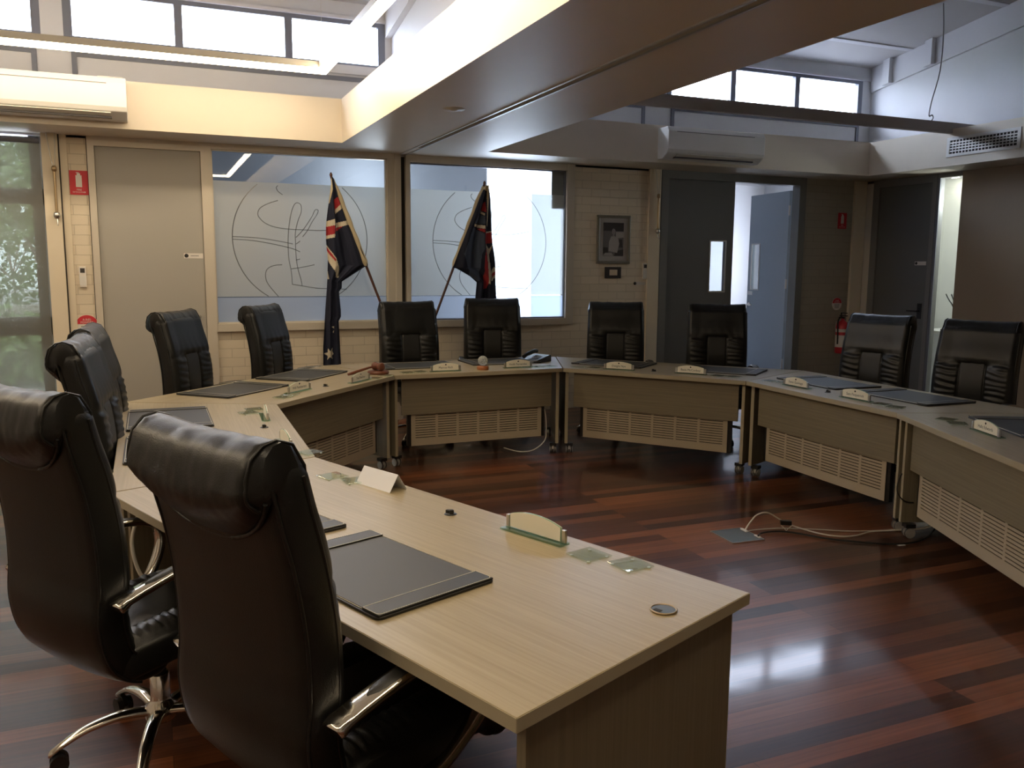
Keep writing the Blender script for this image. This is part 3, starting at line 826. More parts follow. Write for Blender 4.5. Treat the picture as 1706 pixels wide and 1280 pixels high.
g.prism_y([(.06, .18), (.12, .18), (.11, .27), (.07, .27)], -.0124, -.0121); g.prism_y([(.01, .085), (.128, .085), (.128, .16), (.03, .14)], -.0124, -.0121)
g.prism_y(ell(-.005, .375, .032, .036), -.0130, -.0126)
g.build('dark_tones', M['photo_dark'], ph)
g = MB(); g.prism_y([(-.06, .14), (.05, .12), (.075, .22), (.06, .28), (.02, .30), (-.03, .30), (-.055, .24)], -.0128, -.0125); g.prism_y([(.03, .28), (.128, .29), (.128, .35), (.03, .35)], -.0128, -.0125)
g.prism_y([(-.128, .09), (.0, .088), (-.02, .12), (-.10, .12)], -.0128, -.0125)
g.build('light_tones', M['photo_light'], ph)
g = MB(); g.prism_y(ell(0, .352, .024, .034), -.0137, -.0131); g.prism_y([(-.012, .30), (.012, .30), (.008, .33), (-.008, .33)], -.0134, -.0129)
g.build('portrait_face', mat('photo_face_grey', (.30, .28, .27), .4), ph)
t = thing('wall_plaque', 'small dark plaque with a pale centre under the framed photograph', 'plaque', (4.765, YB, 1.44))
MB().box(-.102, .102, -.014, 0, 0, .125).build('board', M['photo_dark'], t, bevel=.002)
MB().box(-.046, .052, -.016, -.0141, .032, .095).build('engraved_plate', mat('pale_brass_plate', (.75, .62, .45), .35, metal=.3), t)

# fire extinguisher
t = thing('fire_extinguisher', 'red fire extinguisher with white label hanging in the dark corner', 'fire extinguisher', (8.05, YB-.095, .50))
MB().lathe((0, 0, 0), [(0, 0), (.07, 0), (.078, .012), (.078, .34), (.07, .375), (.035, .41), (.02, .42), (.02, .44), (0, .44)], 32).build('cylinder', M['red'], t)
MB().lathe((0, 0, .08), [(.0788, 0), (.0792, .002), (.0792, .15), (.0788, .152)], 32).build('label', M['sign_white'], t)
MB().lathe((0, 0, .27), [(.0788, 0), (.0792, .001), (.0792, .04), (.0788, .041)], 32).build('white_band', M['sign_white'], t)
g = MB(); g.box(-.012, .012, -.02, .06, .44, .46); g.box(-.01, .01, -.07, .05, .47, .482); g.box(-.01, .01, -.065, .03, .505, .515); g.cyl((0, .03, .46), (0, .03, .51), .008)
g.build('handle', M['black'], t)
MB().tube(smooth_path([(-.01, -.02, .45), (-.06, -.02, .46), (-.095, -.02, .40), (-.09, -.02, .25), (-.085, -.02, .12)], 5), .009).build('hose', M['black'], t)
MB().box(-.03, .03, .078, .0949, .30, .40).build('wall_bracket', M['steel'], t)

# ------------------------------------------------------------------ flags
def in_poly(x, z, P):
    c_ = False; n = len(P); j = n-1
    for i in range(n):
        xi, zi = P[i]; xj, zj = P[j]
        if (zi > z) != (zj > z) and x < (xj-xi)*(z-zi)/(zj-zi)+xi: c_ = not c_
        j = i
    return c_
def make_flag(label, sil, pats, pole0, pole1, y, mats, seed, sleeve):
    t = thing('flag', label, 'flag', (2.36, y, 0.40), 0, 'flags on leaning poles')
    O = Vector((2.36, y, 0.40))
    g = MB(); g.cyl(Vector(pole0)-O, Vector(pole1)-O, .0125, n=12); g.lathe(Vector(pole1)-O, [(.0125, 0), (.016, .01), (.008, .03), (0, .035)], 12)
    g.build('pole', M['pole'], t)
    zs = [p[1] for p in sil]; z0, z1 = min(zs), max(zs)
    nz, nx = int((z1-z0)/.0045), 64
    def span(z):
        xs = []
        n = len(sil)
        for i in range(n):
            (xa, za), (xb, zb_) = sil[i], sil[(i+1) % n]
            if (za > z) != (zb_ > z): xs.append(xa+(xb-xa)*(z-za)/(zb_-za))
        return (min(xs), max(xs)) if len(xs) > 1 else None
    v, f, mi = [], [], []
    rows = []
    for i in range(nz+1):
        z = z0+1e-4+(z1-z0-2e-4)*i/nz
        sp = span(z)
        if sp: rows.append((z, sp))
    for z, (a, b) in rows:
        for j in range(nx+1):
            u = j/nx; x = a+(b-a)*u
            ph_ = u*4.2*PI + noise.noise((z*1.7, seed, 0))*2.2 + seed
            wdt = min(1, (b-a)/.10)
            dy = math.sin(ph_)*.020*wdt + math.sin(ph_*2.3+z*5)*.006*wdt + noise.noise((x*9, z*4, seed))*.012
            v.append((x-O.x, dy-.035, z-O.z))
    W_ = nx+1
    for i in range(len(rows)-1):
        for j in range(nx):
            zc = (rows[i][0]+rows[i+1][0])/2
            xc = (v[i*W_+j][0]+v[(i+1)*W_+j+1][0])/2+O.x
            m_ = 0
            for k, P in pats:
                if in_poly(xc, zc, P): m_ = k
            f.append((i*W_+j, i*W_+j+1, (i+1)*W_+j+1, (i+1)*W_+j)); mi.append(m_)
    mb = MB(); mb.v = v; mb.f = f; mb.m = mi; mb.sm = [True]*len(f)
    o = mb.build('cloth', mats, t)
    s_ = o.modifiers.new('thick', 'SOLIDIFY'); s_.thickness = .0015
    # sleeve round the pole
    p0, p1 = Vector(sleeve[0])-O, Vector(sleeve[1])-O
    pts = [p0+(p1-p0)*k/20 for k in range(21)]
    MB().tube(pts, .02, 12, radii=[.028+.003*math.sin(k*1.3) if 0 < k < 19 else .018 for k in range(21)]).build('sleeve', M['calico'], t)
    return t
FY_ = 8.15
sil1 = [(1.602,2.372),(1.617,2.369),(1.64,2.30),(1.934,1.561),(1.901,1.549),(1.681,1.409),(1.68,1.35),(1.654,1.314),(1.668,1.137),(1.667,1.078),(1.644,1.034),(1.659,.62),(1.49,.616),(1.491,.787),(1.52,1.11),(1.542,1.416),(1.553,1.604),(1.541,1.805),(1.544,1.934),(1.594,2.262)]
pat1 = [(4, [(1.602,2.38),(1.611,2.263),(1.58,2.134),(1.560,2.134),(1.590,2.33)]),
 (1, [(1.621,2.164),(1.653,2.193),(1.681,2.13),(1.621,2.064)]), (2, [(1.621,2.064),(1.681,2.13),(1.695,2.092),(1.627,2.033)]),
 (2, [(1.53,1.962),(1.623,1.99),(1.619,1.821),(1.53,1.802)]), (1, [(1.53,1.912),(1.622,1.933),(1.62,1.853),(1.53,1.831)]),
 (2, [(1.631,1.953),(1.751,1.982),(1.770,1.946),(1.63,1.907)]), (1, [(1.63,1.91),(1.699,1.926),(1.647,1.882),(1.629,1.882)]),
 (2, [(1.53,1.765),(1.542,1.755),(1.627,1.627),(1.654,1.547),(1.652,1.445),(1.626,1.442),(1.621,1.489),(1.556,1.604),(1.53,1.64)]), (1, [(1.545,1.734),(1.624,1.616),(1.623,1.59),(1.55,1.691)]),
 (2, [(1.545,1.53),(1.561,1.431),(1.535,1.428)]),
 (2, [(1.499,.727),(1.528,.741),(1.532,.778),(1.552,.752),(1.582,.781),(1.578,.747),(1.59,.724),(1.575,.703),(1.58,.673),(1.548,.696),(1.524,.67),(1.528,.709)]),
 (2, [(1.576,.98),(1.598,.988),(1.598,.964)]), (2, [(1.585,.932),(1.598,.95),(1.594,.923)])]
FM = [M['navy'], M['flag_red'], M['flag_white'], M['navy_backlit'], M['calico']]
def polept(xa, za, xb, zb_, z): return (xa+(xb-xa)*(z-za)/(zb_-za), FY_, z)
make_flag('navy ensign flag with red and white cross on the left leaning pole', sil1, pat1, polept(1.61, 2.37, 2.06, 1.2, .42), polept(1.61, 2.37, 2.06, 1.2, 2.385), FY_, FM, 1.3,
          (polept(1.61, 2.37, 2.06, 1.2, 1.555), polept(1.61, 2.37, 2.06, 1.2, 2.36)))
sil2 = [(3.121,2.361),(3.16,2.363),(3.184,2.226),(3.193,1.914),(3.202,1.797),(3.23,1.599),(3.235,1.54),(3.248,1.21),(3.24,.70),(3.00,.70),(3.017,1.212),(3.035,1.401),(2.958,1.465),(2.822,1.538),(2.783,1.547)]
pat2 = [(3, [(2.99,1.944),(3.111,1.883),(3.112,1.736),(3.08,1.677),(3.054,1.41),(2.958,1.465),(2.906,1.636),(2.89,1.684)]),
 (4, [(3.10,2.37),(3.17,2.37),(3.165,2.332),(3.139,2.307),(3.10,2.32)]), (4, [(3.139,2.312),(3.165,2.327),(3.148,1.952),(3.129,1.972)]),
 (1, [(3.089,2.174),(3.126,2.203),(3.127,2.098),(3.068,2.116)]), (2, [(3.066,2.114),(3.118,2.083),(3.114,2.064),(3.061,2.091)]),
 (3, [(3.053,2.076),(3.114,2.059),(3.114,1.981),(3.005,1.983)]), (2, [(3.005,1.978),(3.111,1.966),(3.116,1.932),(3.0,1.954)]),
 (1, [(3.04,1.935),(3.114,1.932),(3.114,1.893),(3.063,1.916)]),
 (1, [(3.116,1.888),(3.22,1.915),(3.22,1.797),(3.117,1.785)]), (2, [(3.122,1.903),(3.22,1.919),(3.22,1.907),(3.122,1.888)]),
 (2, [(3.127,1.786),(3.17,1.737),(3.202,1.777),(3.213,1.797),(3.17,1.678),(3.187,1.54),(3.177,1.381),(3.161,1.391),(3.149,1.589)]),
 (1, [(3.112,1.658),(3.127,1.736),(3.149,1.589),(3.161,1.391),(3.145,1.341),(3.107,1.336)]),
 (2, [(3.187,1.5),(3.224,1.56),(3.25,1.53),(3.25,1.455),(3.187,1.41)]), (1, [(3.193,1.48),(3.25,1.525),(3.25,1.49),(3.193,1.44)])]
make_flag('navy ensign flag with folded red and white cross on the right leaning pole', sil2, pat2, polept(3.13, 2.36, 2.66, 1.18, .42), polept(3.13, 2.36, 2.66, 1.18, 2.375), FY_-.03, FM, 2.1,
          (polept(3.13, 2.36, 2.66, 1.18, 1.555), polept(3.13, 2.36, 2.66, 1.18, 2.35)))
t = thing('flag_stand', 'timber floor stand holding the two leaning flag poles', 'flag stand', (2.37, FY_-.02, 0))
MB().lathe((0, 0, 0), [(0, 0), (.15, 0), (.15, .02), (.12, .035), (.03, .05), (.022, .08), (.022, .34), (.03, .36), (0, .36)], 28).build('base', M['wood_red'], t)
MB().box(-.13, .13, -.028, .028, .36, .415).build('socket_block', M['wood_red'], t, bevel=.006)

# ------------------------------------------------------------------ desks
CORN = dict(A=((1.39, 1.70), (.63, 3.69), (-.17, 3.36), (.59, 1.36)),
            B=((.632, 3.70), (.67, 5.21), (-.18, 5.60), (-.167, 3.37)),
            C=((.675, 5.215), (1.69, 6.29), (1.33, 7.14), (-.175, 5.61)),
            D=((1.70, 6.292), (3.12, 6.30), (3.46, 7.14), (1.34, 7.145)),
            E=((3.127, 6.295), (4.05, 5.11), (4.92, 5.49), (3.467, 7.135)),
            F=((4.052, 5.103), (3.99, 3.65), (4.84, 3.30), (4.925, 5.482)),
            G=((3.985, 3.643), (3.10, 1.72), (3.90, 1.31), (4.835, 3.292)))
DESK_LABEL = dict(A='nearest desk segment in full view with its open end towards the viewer', B='desk segment behind the nearest one, beside the left chairs',
                  C='diagonal desk segment at back left carrying two black desk pads', D='back centre desk segment in front of the flags',
                  E='back right diagonal desk segment before the double doors', F='right desk segment beside the right wall door', G='right foreground desk segment cut by the picture edge')
DESK = {}
ZD = .73
def perforated(w_, z0, z1, y, ncol, nrow):
    """panel in local xz: slotted rows"""
    mb = MB(); x0, x1 = -w_/2, w_/2
    ya, yb_ = y, y+.004
    bz0 = z0+.055; bz1 = z1-.015; mx = .035
    mb.box(x0, x1, ya, yb_, z0, bz0); mb.box(x0, x1, ya, yb_, bz1, z1)
    mb.box(x0, x0+mx, ya, yb_, bz0, bz1); mb.box(x1-mx, x1, ya, yb_, bz0, bz1)
    cw = (w_-2*mx)/ncol; pz = (bz1-bz0)/nrow
    for c_ in range(1, ncol): mb.box(x0+mx+c_*cw-.010, x0+mx+c_*cw+.010, ya, yb_, bz0, bz1)
    for r in range(nrow+1):
        z = bz0+r*pz
        for c_ in range(ncol):
            a = x0+mx+c_*cw+(.009 if c_ else 0); b = x0+mx+(c_+1)*cw-(.009 if c_ < ncol-1 else 0)
            za, zb_ = max(bz0, z-pz*.36), min(bz1, z+pz*.36)
            if zb_-za > 1e-4: mb.box(a, b, ya+.0002, yb_-.0002, za, zb_)
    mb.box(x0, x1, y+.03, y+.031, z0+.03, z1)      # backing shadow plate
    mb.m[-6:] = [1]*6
    return mb
for key, (i0, i1, o1, o0) in CORN.items():
    a, b = Vector((*i0, 0)), Vector((*i1, 0))
    L_ = (b-a).length
    ux = (b-a)/L_; uy = Vector((-ux.y, ux.x, 0))
    if uy.dot(Vector((*o0, 0))-a) < 0: uy = -uy
    # local frame: x along inner edge, y outwards; keep right-handed
    if ux.cross(uy).z < 0: ux = -ux; a, b = b, a; o0, o1 = o1, o0
    org = (a+b)/2
    rz = math.atan2(ux.y, ux.x)
    def loc(p): d = Vector((*p, 0))-org; return (d.dot(ux), d.dot(uy))
    P = [loc((a.x, a.y)), loc((b.x, b.y)), loc(o1), loc(o0)]
    t = thing('desk_segment', DESK_LABEL[key], 'desk', (org.x, org.y, 0), rz, 'council desk segments')
    DESK[key] = (org, ux, uy, L_, rz, t, P)
    top = MB().prism(P, ZD-.032, ZD).build('tabletop', [M['lam_top']], t, bevel=.0015)
    eb = MB()
    n = 4
    for k in range(n):
        p, q = Vector((*P[k], 0)), Vector((*P[(k+1) % n], 0))
        if k in (1, 3) and not (key == 'A' or key == 'G'): continue
        d = (q-p).normalized(); nn = Vector((d.y, -d.x, 0))
        v_ = [p-nn*.001, q-nn*.001, q+nn*.0012, p+nn*.0012]
        eb.prism([(x.x, x.y) for x in v_], ZD-.031, ZD-.0015)
    eb.build('edge_band', M['edge'], t)
    # side panels follow the end lines, inset
    for s_, (pi, po) in ((-1, (P[0], P[3])), (1, (P[1], P[2]))):
        pi, po = Vector((*pi, 0)), Vector((*po, 0))
        d = (po-pi).normalized(); nn = Vector((-d.y, d.x, 0))
        if nn.x*s_ > 0: nn = -nn
        c0 = pi+d*.045+nn*.035; c1 = po-d*.05+nn*.035
        cc = (c0+c1)/2
        pz0 = .085
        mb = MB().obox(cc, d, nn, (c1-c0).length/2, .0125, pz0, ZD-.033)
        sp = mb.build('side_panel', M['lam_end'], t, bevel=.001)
        MB().obox(c0-d*.0012, d, nn, .0012, .0125, pz0, ZD-.034).build('edge_strip', M['edge'], sp)
        for u in (.04, (c1-c0).length-.05):
            q = c0+d*u+nn*.03
            cs = MB()
            for e in (-.017, .017):
                cs.cyl(q+nn*(e-.008)+Vector((0, 0, .030)), q+nn*(e+.008)+Vector((0, 0, .030)), .030, n=20)
            cs.obox(q, d, nn, .016, .006, .03, .062)
            wob = cs.build('caster', M['alu'], t)
            tp = MB().obox(q, d, nn, .028, .028, .062, .085).build('mount', M['black'], wob)
            ty = MB()
            for e in (-.017, .017):
                ty.cyl(q+nn*(e-.0065)+Vector((0, 0, .030)), q+nn*(e+.0065)+Vector((0, 0, .030)), .0305, n=20)
            ty.build('tyre', M['photo_dark'], wob)
    x0, x1 = P[0][0]+.065, P[1][0]-.065
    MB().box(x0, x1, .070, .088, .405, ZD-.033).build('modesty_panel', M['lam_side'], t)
    pw = (x1-x0)-.16
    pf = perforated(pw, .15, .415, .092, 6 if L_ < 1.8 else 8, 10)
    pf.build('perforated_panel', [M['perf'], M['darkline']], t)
    fr = MB(); fr.box(x0+.05, x0+.09, .10, .13, .15, .69); fr.box(x1-.09, x1-.05, .10, .13, .15, .69); fr.box(x0-.02, x1+.02, .13, .17, .62, .66)
    fr.build('steel_rail', M['black'], t)

def on_desk(key, x, y):
    org, ux, uy = DESK[key][:3]
    d = Vector((x, y, 0))-org
    return d.dot(ux), d.dot(uy)
def desk_dot(key, x, y):
    lx, ly = on_desk(key, x, y)
    mb = MB(); mb.lathe((lx, ly, ZD), [(0, .004), (.018, .004), (.022, .0005)], 18)
    mb.obox((lx+.004, ly, 0), (1, .3, 0), (-.3, 1, 0), .013, .006, ZD+.003, ZD+.014); mb.obox((lx-.008, ly+.003, 0), (1, -.6, 0), (.6, 1, 0), .006, .006, ZD+.003, ZD+.018)
    mb.build('cable_cap', M['black'], DESK[key][5])
for key, x, y in (('A', .90, 2.65), ('B', .51, 4.47), ('C', 1.09, 5.88), ('E', 3.72, 5.85), ('F', 4.20, 4.43)): desk_dot(key, x, y)
lx, ly = on_desk('A', 1.12, 1.685)
gm = MB().lathe((lx, ly, ZD), [(.031, .0005), (.034, .004), (.030, .0055), (.029, .003)], 32).build('grommet', M['brass'], DESK['A'][5])
g = MB().lathe((lx, ly, ZD), [(0, .0035), (.0295, .0035)], 32).build('grommet_cover', M['steel_dark'], gm)
MB().obox((lx+.006, ly+.016, 0), (1, 0, 0), (0, 1, 0), .010, .006, ZD+.004, ZD+.0046).build('cable_slot', M['darkline'], gm)

# ------------------------------------------------------------------ desk pads
def make_pad(L_=.64, W_=.42):
    t = thing('desk_pad', '', 'desk pad')
    r = .02; n = 6
    def rr(l, w_, r_):
        out = []
        for cx, cy, a0 in ((l/2-r_, w_/2-r_, 0), (-l/2+r_, w_/2-r_, PI/2), (-l/2+r_, -w_/2+r_, PI), (l/2-r_, -w_/2+r_, 1.5*PI)):
            for k in range(n+1): out.append((cx+r_*math.cos(a0+k*PI/2/n), cy+r_*math.sin(a0+k*PI/2/n)))
        return out
    MB().prism(rr(L_, W_, r), 0, .007).build('base', M['leather_soft'], t, bevel=.002)
    MB().box(-L_/2+.075, L_/2-.075, -W_/2+.012, W_/2-.012, .0071, .0085).build('writing_surface', mat('pad_surface', (.040, .039, .036), .48), t) if 'pad_surface' not in bpy.data.materials else MB().box(-L_/2+.075, L_/2-.075, -W_/2+.012, W_/2-.012, .0071, .0085).build('writing_surface', bpy.data.materials['pad_surface'], t)
    for s_ in (-1, 1):
        xa, xb = sorted((s_*(L_/2-.004), s_*(L_/2-.082)))
        MB().box(xa, xb, -W_/2+.006, W_/2-.006, .0072, .0125).build('side_flap', M['leather_soft'], t, bevel=.002)
    st = MB()
    q = rr(L_-.016, W_-.016, r-.006)
    # dashed stitching round the edge plus two flap lines
    per = q+[q[0]]
    for k in range(len(per)-1):
        p0, p1 = Vector((*per[k], 0)), Vector((*per[k+1], 0)); d = p1-p0; m_ = max(1, int(d.length/.008))
        for j in range(m_):
            c_ = p0+d*((j+.5)/m_)
            st.obox(c_, d, Vector((-d.y, d.x, 0)), min(.0032, d.length/m_*.45), .0010, .0125 if abs(c_.x) > L_/2-.082 else .0070, .0132 if abs(c_.x) > L_/2-.082 else .0092)
    for s_ in (-1, 1): st.box(s_*(L_/2-.080)-.0009, s_*(L_/2-.080)+.0009, -W_/2+.01, W_/2-.01, .0125, .0132)
    st.build('stitching', M['stitch'], t)
    return t
pad0 = make_pad()
PADS = [
 (.530, 2.215, 111, .90, 'black leather desk pad with white stitching on the nearest desk, closest to the viewer'),
 (.270, 2.83, 111, .90, 'black leather desk pad on the nearest desk, half hidden behind the front chair'),
 (.065, 4.12, 90, .97, 'black leather desk pad on the left desk, the one nearer the viewer of its two'),
 (.065, 4.90, 90, 1.0, 'black leather desk pad on the left desk, the farther of its two'),
 (.49, 5.90, 46, 1.0, 'black leather desk pad on the diagonal left desk, left of its two'),
 (1.04, 6.52, 49, 1.0, 'black leather desk pad on the diagonal left desk, right of its two'),
 (2.03, 6.85, 0, 1.0, 'black leather desk pad on the back centre desk beside the gavel'),
 (2.80, 6.90, 0, 1.0, 'black leather desk pad on the back centre desk beside the phone'),
 (3.68, 6.42, -52, 1.0, 'black leather desk pad on the back right diagonal desk, left of its two'),
 (4.28, 5.70, -52, 1.0, 'black leather desk pad on the back right diagonal desk, right of its two'),
 (4.54, 4.80, -92, 1.0, 'black leather desk pad on the right desk, the farther of its two'),
 (4.56, 4.06, -92, 1.0, 'black leather desk pad on the right desk, the nearer of its two'),
 (4.28, 3.00, -116, 1.0, 'black leather desk pad at the right picture edge')]
for k, (x, y, a, sc, lab) in enumerate(PADS):
    o = pad0 if k == 0 else copy_tree(pad0)
    o.location = (x, y, ZD+.0005); o.rotation_euler = (0, 0, math.radians(a)); o.scale = (sc, sc, 1)
    o['label'] = lab; o['group'] = 'black desk pads'

# ------------------------------------------------------------------ name plates
def make_plate(name, label, loc, ang):
    """local x along the plate, lettering faces -y"""
    t = thing('name_plate', label, 'name plate', loc, ang, 'name plates on glass stands')
    MB().box(-.128, .128, -.014, .004, 0, .006).build('glass_foot', M['green_glass'], t)
    MB().box(-.128, .128, .008, .030, 0, .006).build('glass_foot', M['green_glass'], t)
    for s_ in (-1, 1):
        MB().box(s_*.118-.007, s_*.118+.007, -.006, .006, .0061, .046).build('post', M['steel'], t, bevel=.002)
    n = 16
    def arch(w_, z0, zs, zm): return [(-w_, z0), (w_, z0)] + [(w_-2*w_*k/n, zs+(zm-zs)*(1-(2*k/n-1)**2)) for k in range(n+1)]
    MB().prism_y(arch(.109, .010, .052, .070), .0016, .0045).build('glass_panel', M['green_glass'], t)
    MB().prism_y(arch(.106, .009, .051, .068), -.0028, .0012).build('card', M['cream_card'], t)
    MB().prism_y(arch(.106, .009, .051, .068), .0049, .0060).build('card', M['cream_card'], t)
    g = MB(); place_text(g, text_mesh(name, .024), 0, .031, -.0034)
    g.build('lettering', M['ink'], t)
    MB().prism_y(ell(0, .054, .006, .006, n=12), -.0038, -.0029).build('crest', M['ink'], t)
    return t
def facing(dx, dy):                    # angle so that local -y points along (dx,dy)
    return math.atan2(dy, dx)+PI/2
PL = [
 ('Dale Morton', (1.07, 2.33), (.92, .38), 'blank cream back of the name plate nearest the viewer on the nearest desk'),
 ('Joe Parker', (.55, 4.00), (1, .05), 'name plate seen edge-on on the left desk, nearer of its two'),
 ('Ann Rivers', (.555, 4.77), (1, -.05), 'name plate seen edge-on on the left desk, farther of its two'),
 ('Will Pemberton', (.88, 5.69), (.72, -.69), 'name plate on the diagonal left desk, left of its two'),
 ('Sue Fletcher', (1.37, 6.04), (.72, -.69), 'name plate on the diagonal left desk beside the gavel'),
 ('Marcus Rich', (2.14, 6.41), (0, -1), 'name plate on the back centre desk left of the glass globe'),
 ('Keith Fernandez', (2.78, 6.44), (0, -1), 'name plate on the back centre desk before the phone'),
 ('Dwight Nye', (3.50, 6.03), (-.72, -.69), 'name plate on the back right diagonal desk, left of its two'),
 ('Basia McConkey', (3.90, 5.60), (-.80, -.60), 'name plate on the back right diagonal desk, right of its two'),
 ('Steve Gunnage', (4.18, 4.72), (-1, 0), 'name plate on the right desk, the farther of its two'),
 ('Sam Fitzpatrick', (4.135, 4.12), (-1, 0), 'name plate on the right desk, the nearer of its two'),
 ('Hafiz Edwards', (3.90, 3.00), (-.92, .38), 'name plate nearest the right picture edge')]
for nm, (x, y), (dx, dy), lab in PL: make_plate(nm, lab, (x, y, ZD), facing(dx, dy))

# ------------------------------------------------------------------ glass coasters
def coaster(x, y, a, lab, first=[None]):
    if first[0] is None:
        t = thing('glass_coaster', lab, 'coaster')
        MB().box(-.047, .047, -.047, .047, .003, .008).build('glass', M['coaster_glass'], t, bevel=.001)
        for sx in (-1, 1):
            for sy in (-1, 1): MB().cyl((sx*.036, sy*.036, 0), (sx*.036, sy*.036, .003), .005, n=10).build('foot', M['white'], t)
        first[0] = t; o = t
    else: o = copy_tree(first[0])
    o.location = (x, y, ZD+.0002); o.rotation_euler = (0, 0, math.radians(a)); o['label'] = lab; o['group'] = 'square glass coasters'
for x, y, a, lab in [
 (1.135, 2.10, 15, 'glass coaster on the nearest desk right beside its name plate, farther from the grommet'),
 (1.205, 1.985, 8, 'glass coaster on the nearest desk closest to the round grommet and desk corner'),
 (.63, 3.30, 20, 'glass coaster on the nearest desk left of the folded paper card'),
 (.70, 3.20, 5, 'glass coaster touching the folded paper card on the nearest desk'),
 (.53, 3.80, 12, 'glass coaster on the left desk before the nearer edge-on name plate'),
 (.62, 3.77, 30, 'glass coaster on the left desk close to its inner edge and the seam'),
 (.48, 4.93, 20, 'glass coaster on the left desk behind the farther edge-on name plate'),
 (.52, 5.04, 5, 'glass coaster on the left desk closest to the diagonal desk'),
 (.74, 5.45, 40, 'glass coaster on the diagonal left desk, first of two left of its name plate'),
 (.80, 5.55, 52, 'glass coaster on the diagonal left desk, next to its left name plate'),
 (1.50, 6.16, 50, 'glass coaster on the diagonal left desk below the gavel block'),
 (1.62, 6.28, 35, 'glass coaster on the diagonal left desk at the seam with the centre desk'),
 (1.82, 6.40, 8, 'glass coaster on the back centre desk at its left seam'),
 (1.93, 6.42, 20, 'glass coaster on the back centre desk left of its name plate'),
 (2.95, 6.42, 5, 'glass coaster on the back centre desk right of the name plate by the phone'),
 (3.06, 6.42, 20, 'glass coaster on the back centre desk at its right seam'),
 (3.27, 6.30, 10, 'glass coaster on the back right diagonal desk at its left end'),
 (3.37, 6.20, 30, 'glass coaster on the back right diagonal desk left of its left name plate'),
 (4.02, 5.40, 25, 'glass coaster on the back right diagonal desk right of its right name plate'),
 (4.10, 5.32, 5, 'glass coaster on the back right diagonal desk at its right seam'),
 (4.20, 5.02, 10, 'glass coaster on the right desk behind its farther name plate'),
 (4.25, 4.92, 30, 'glass coaster on the right desk just beside its farther name plate'),
 (4.13, 3.90, 10, 'glass coaster on the right desk in front of its nearer name plate'),
 (4.12, 3.78, 25, 'glass coaster on the right desk at the foreground seam'),
 (4.05, 3.36, 20, 'glass coaster on the right foreground desk near the seam'),
 (4.00, 3.25, 50, 'glass coaster on the right foreground desk next to its name plate')]: coaster(x, y, a, lab)

# folded paper tent card
t = thing('tent_card', 'blank folded white paper tent card on the nearest desk', 'paper card', (.775, 3.10, ZD+.0003), math.radians(113))
q = MB(); L2 = .105
for s_ in (-1, 1):
    q.add([(-L2, 0, .062), (L2, 0, .062), (L2, s_*.040, 0), (-L2, s_*.040, 0)], [(0, 1, 2, 3)])
o = q.build('folded_sheet', M['paper'], t); s_ = o.modifiers.new('thick', 'SOLIDIFY'); s_.thickness = .0006

# gavel and sound block
t = thing('sound_block', 'round-cornered red timber gavel block on the back left desk', 'gavel block', (1.60, 6.44, ZD), math.radians(20))
MB().lathe((0, 0, 0), [(0, 0), (.078, 0), (.083, .006), (.083, .020), (.074, .026), (0, .026)], 32).build('block', M['wood_red'], t)
t = thing('gavel', 'dark red timber gavel resting on its block', 'gavel', (1.60, 6.44, ZD+.0265), math.radians(20))
MB().lathe((0.0, 0, .031), [(0, -.055), (.026, -.055), (.031, -.048), (.031, -.03), (.024, -.022), (.027, -.015), (.027, .015), (.024, .022), (.031, .03), (.031, .048), (.026, .055), (0, .055)], 24, axis='y').build('head', M['wood_red'], t)
MB().tube([(-.02, 0, .032), (-.08, 0, .028), (-.16, 0, .012), (-.23, 0, -.003), (-.27, 0, -.010)], .01, 12, radii=[.008, .0085, .011, .013, .010]).build('handle', M['wood_red'], t)

# glass globe
t = thing('glass_globe', 'clear glass globe trophy on a round timber base', 'trophy', (2.46, 6.42, ZD))
MB().lathe((0, 0, 0), [(0, 0), (.046, 0), (.048, .006), (.048, .024), (.044, .030), (.02, .032), (0, .032)], 28).build('base', mat('orange_timber', (.34, .12, .045), .35), t)
gg, nt, p = newmat('etched_globe_glass')
p.inputs['Base Color'].default_value = (.75, .78, .76, 1); p.inputs['Roughness'].default_value = .08; p.inputs['Transmission Weight'].default_value = .75; p.inputs['IOR'].default_value = 1.2
n_ = nt.nodes.new('ShaderNodeTexNoise'); n_.inputs['Scale'].default_value = 30; r_ = nt.nodes.new('ShaderNodeValToRGB'); r_.color_ramp.elements[0].position = .48; r_.color_ramp.elements[1].position = .52
r_.color_ramp.elements[0].color = (.05,)*3+(1,); r_.color_ramp.elements[1].color = (.5,)*3+(1,)
nt.links.new(n_.outputs['Fac'], r_.inputs[0]); nt.links.new(r_.outputs[0], p.inputs['Roughness'])
MB().lathe((0, 0, .073), [(.0405*math.sin(PI*k/16), -.0405*math.cos(PI*k/16)) for k in range(17)], 28).build('globe', gg, t)

# desk phone
t = thing('desk_phone', 'black desk phone behind the back centre desk pads', 'phone', (3.12, 6.83, ZD), math.radians(-60))
MB().prism_x([(-.10, 0), (.11, 0), (.11, .055), (.09, .058), (-.10, .022)], -.09, .09).build('body', M['black'], t, bevel=.004)
g = MB()
for i in range(4):
    for j in range(3): g.obox((-.01+j*.026, -.06+i*.026, 0), (1, 0, 0), (0, 1, 0), .009, .008, .0345+i*.0049, .0375+i*.0049)
g.build('keypad', M['photo_mid'], t)
MB().tube(smooth_path([(-.062, -.10, .045), (-.062, -.06, .062), (-.062, 0, .075), (-.062, .06, .085), (-.062, .10, .082)], 4), .016, 12, radii=None).build('handset', M['black'], t)

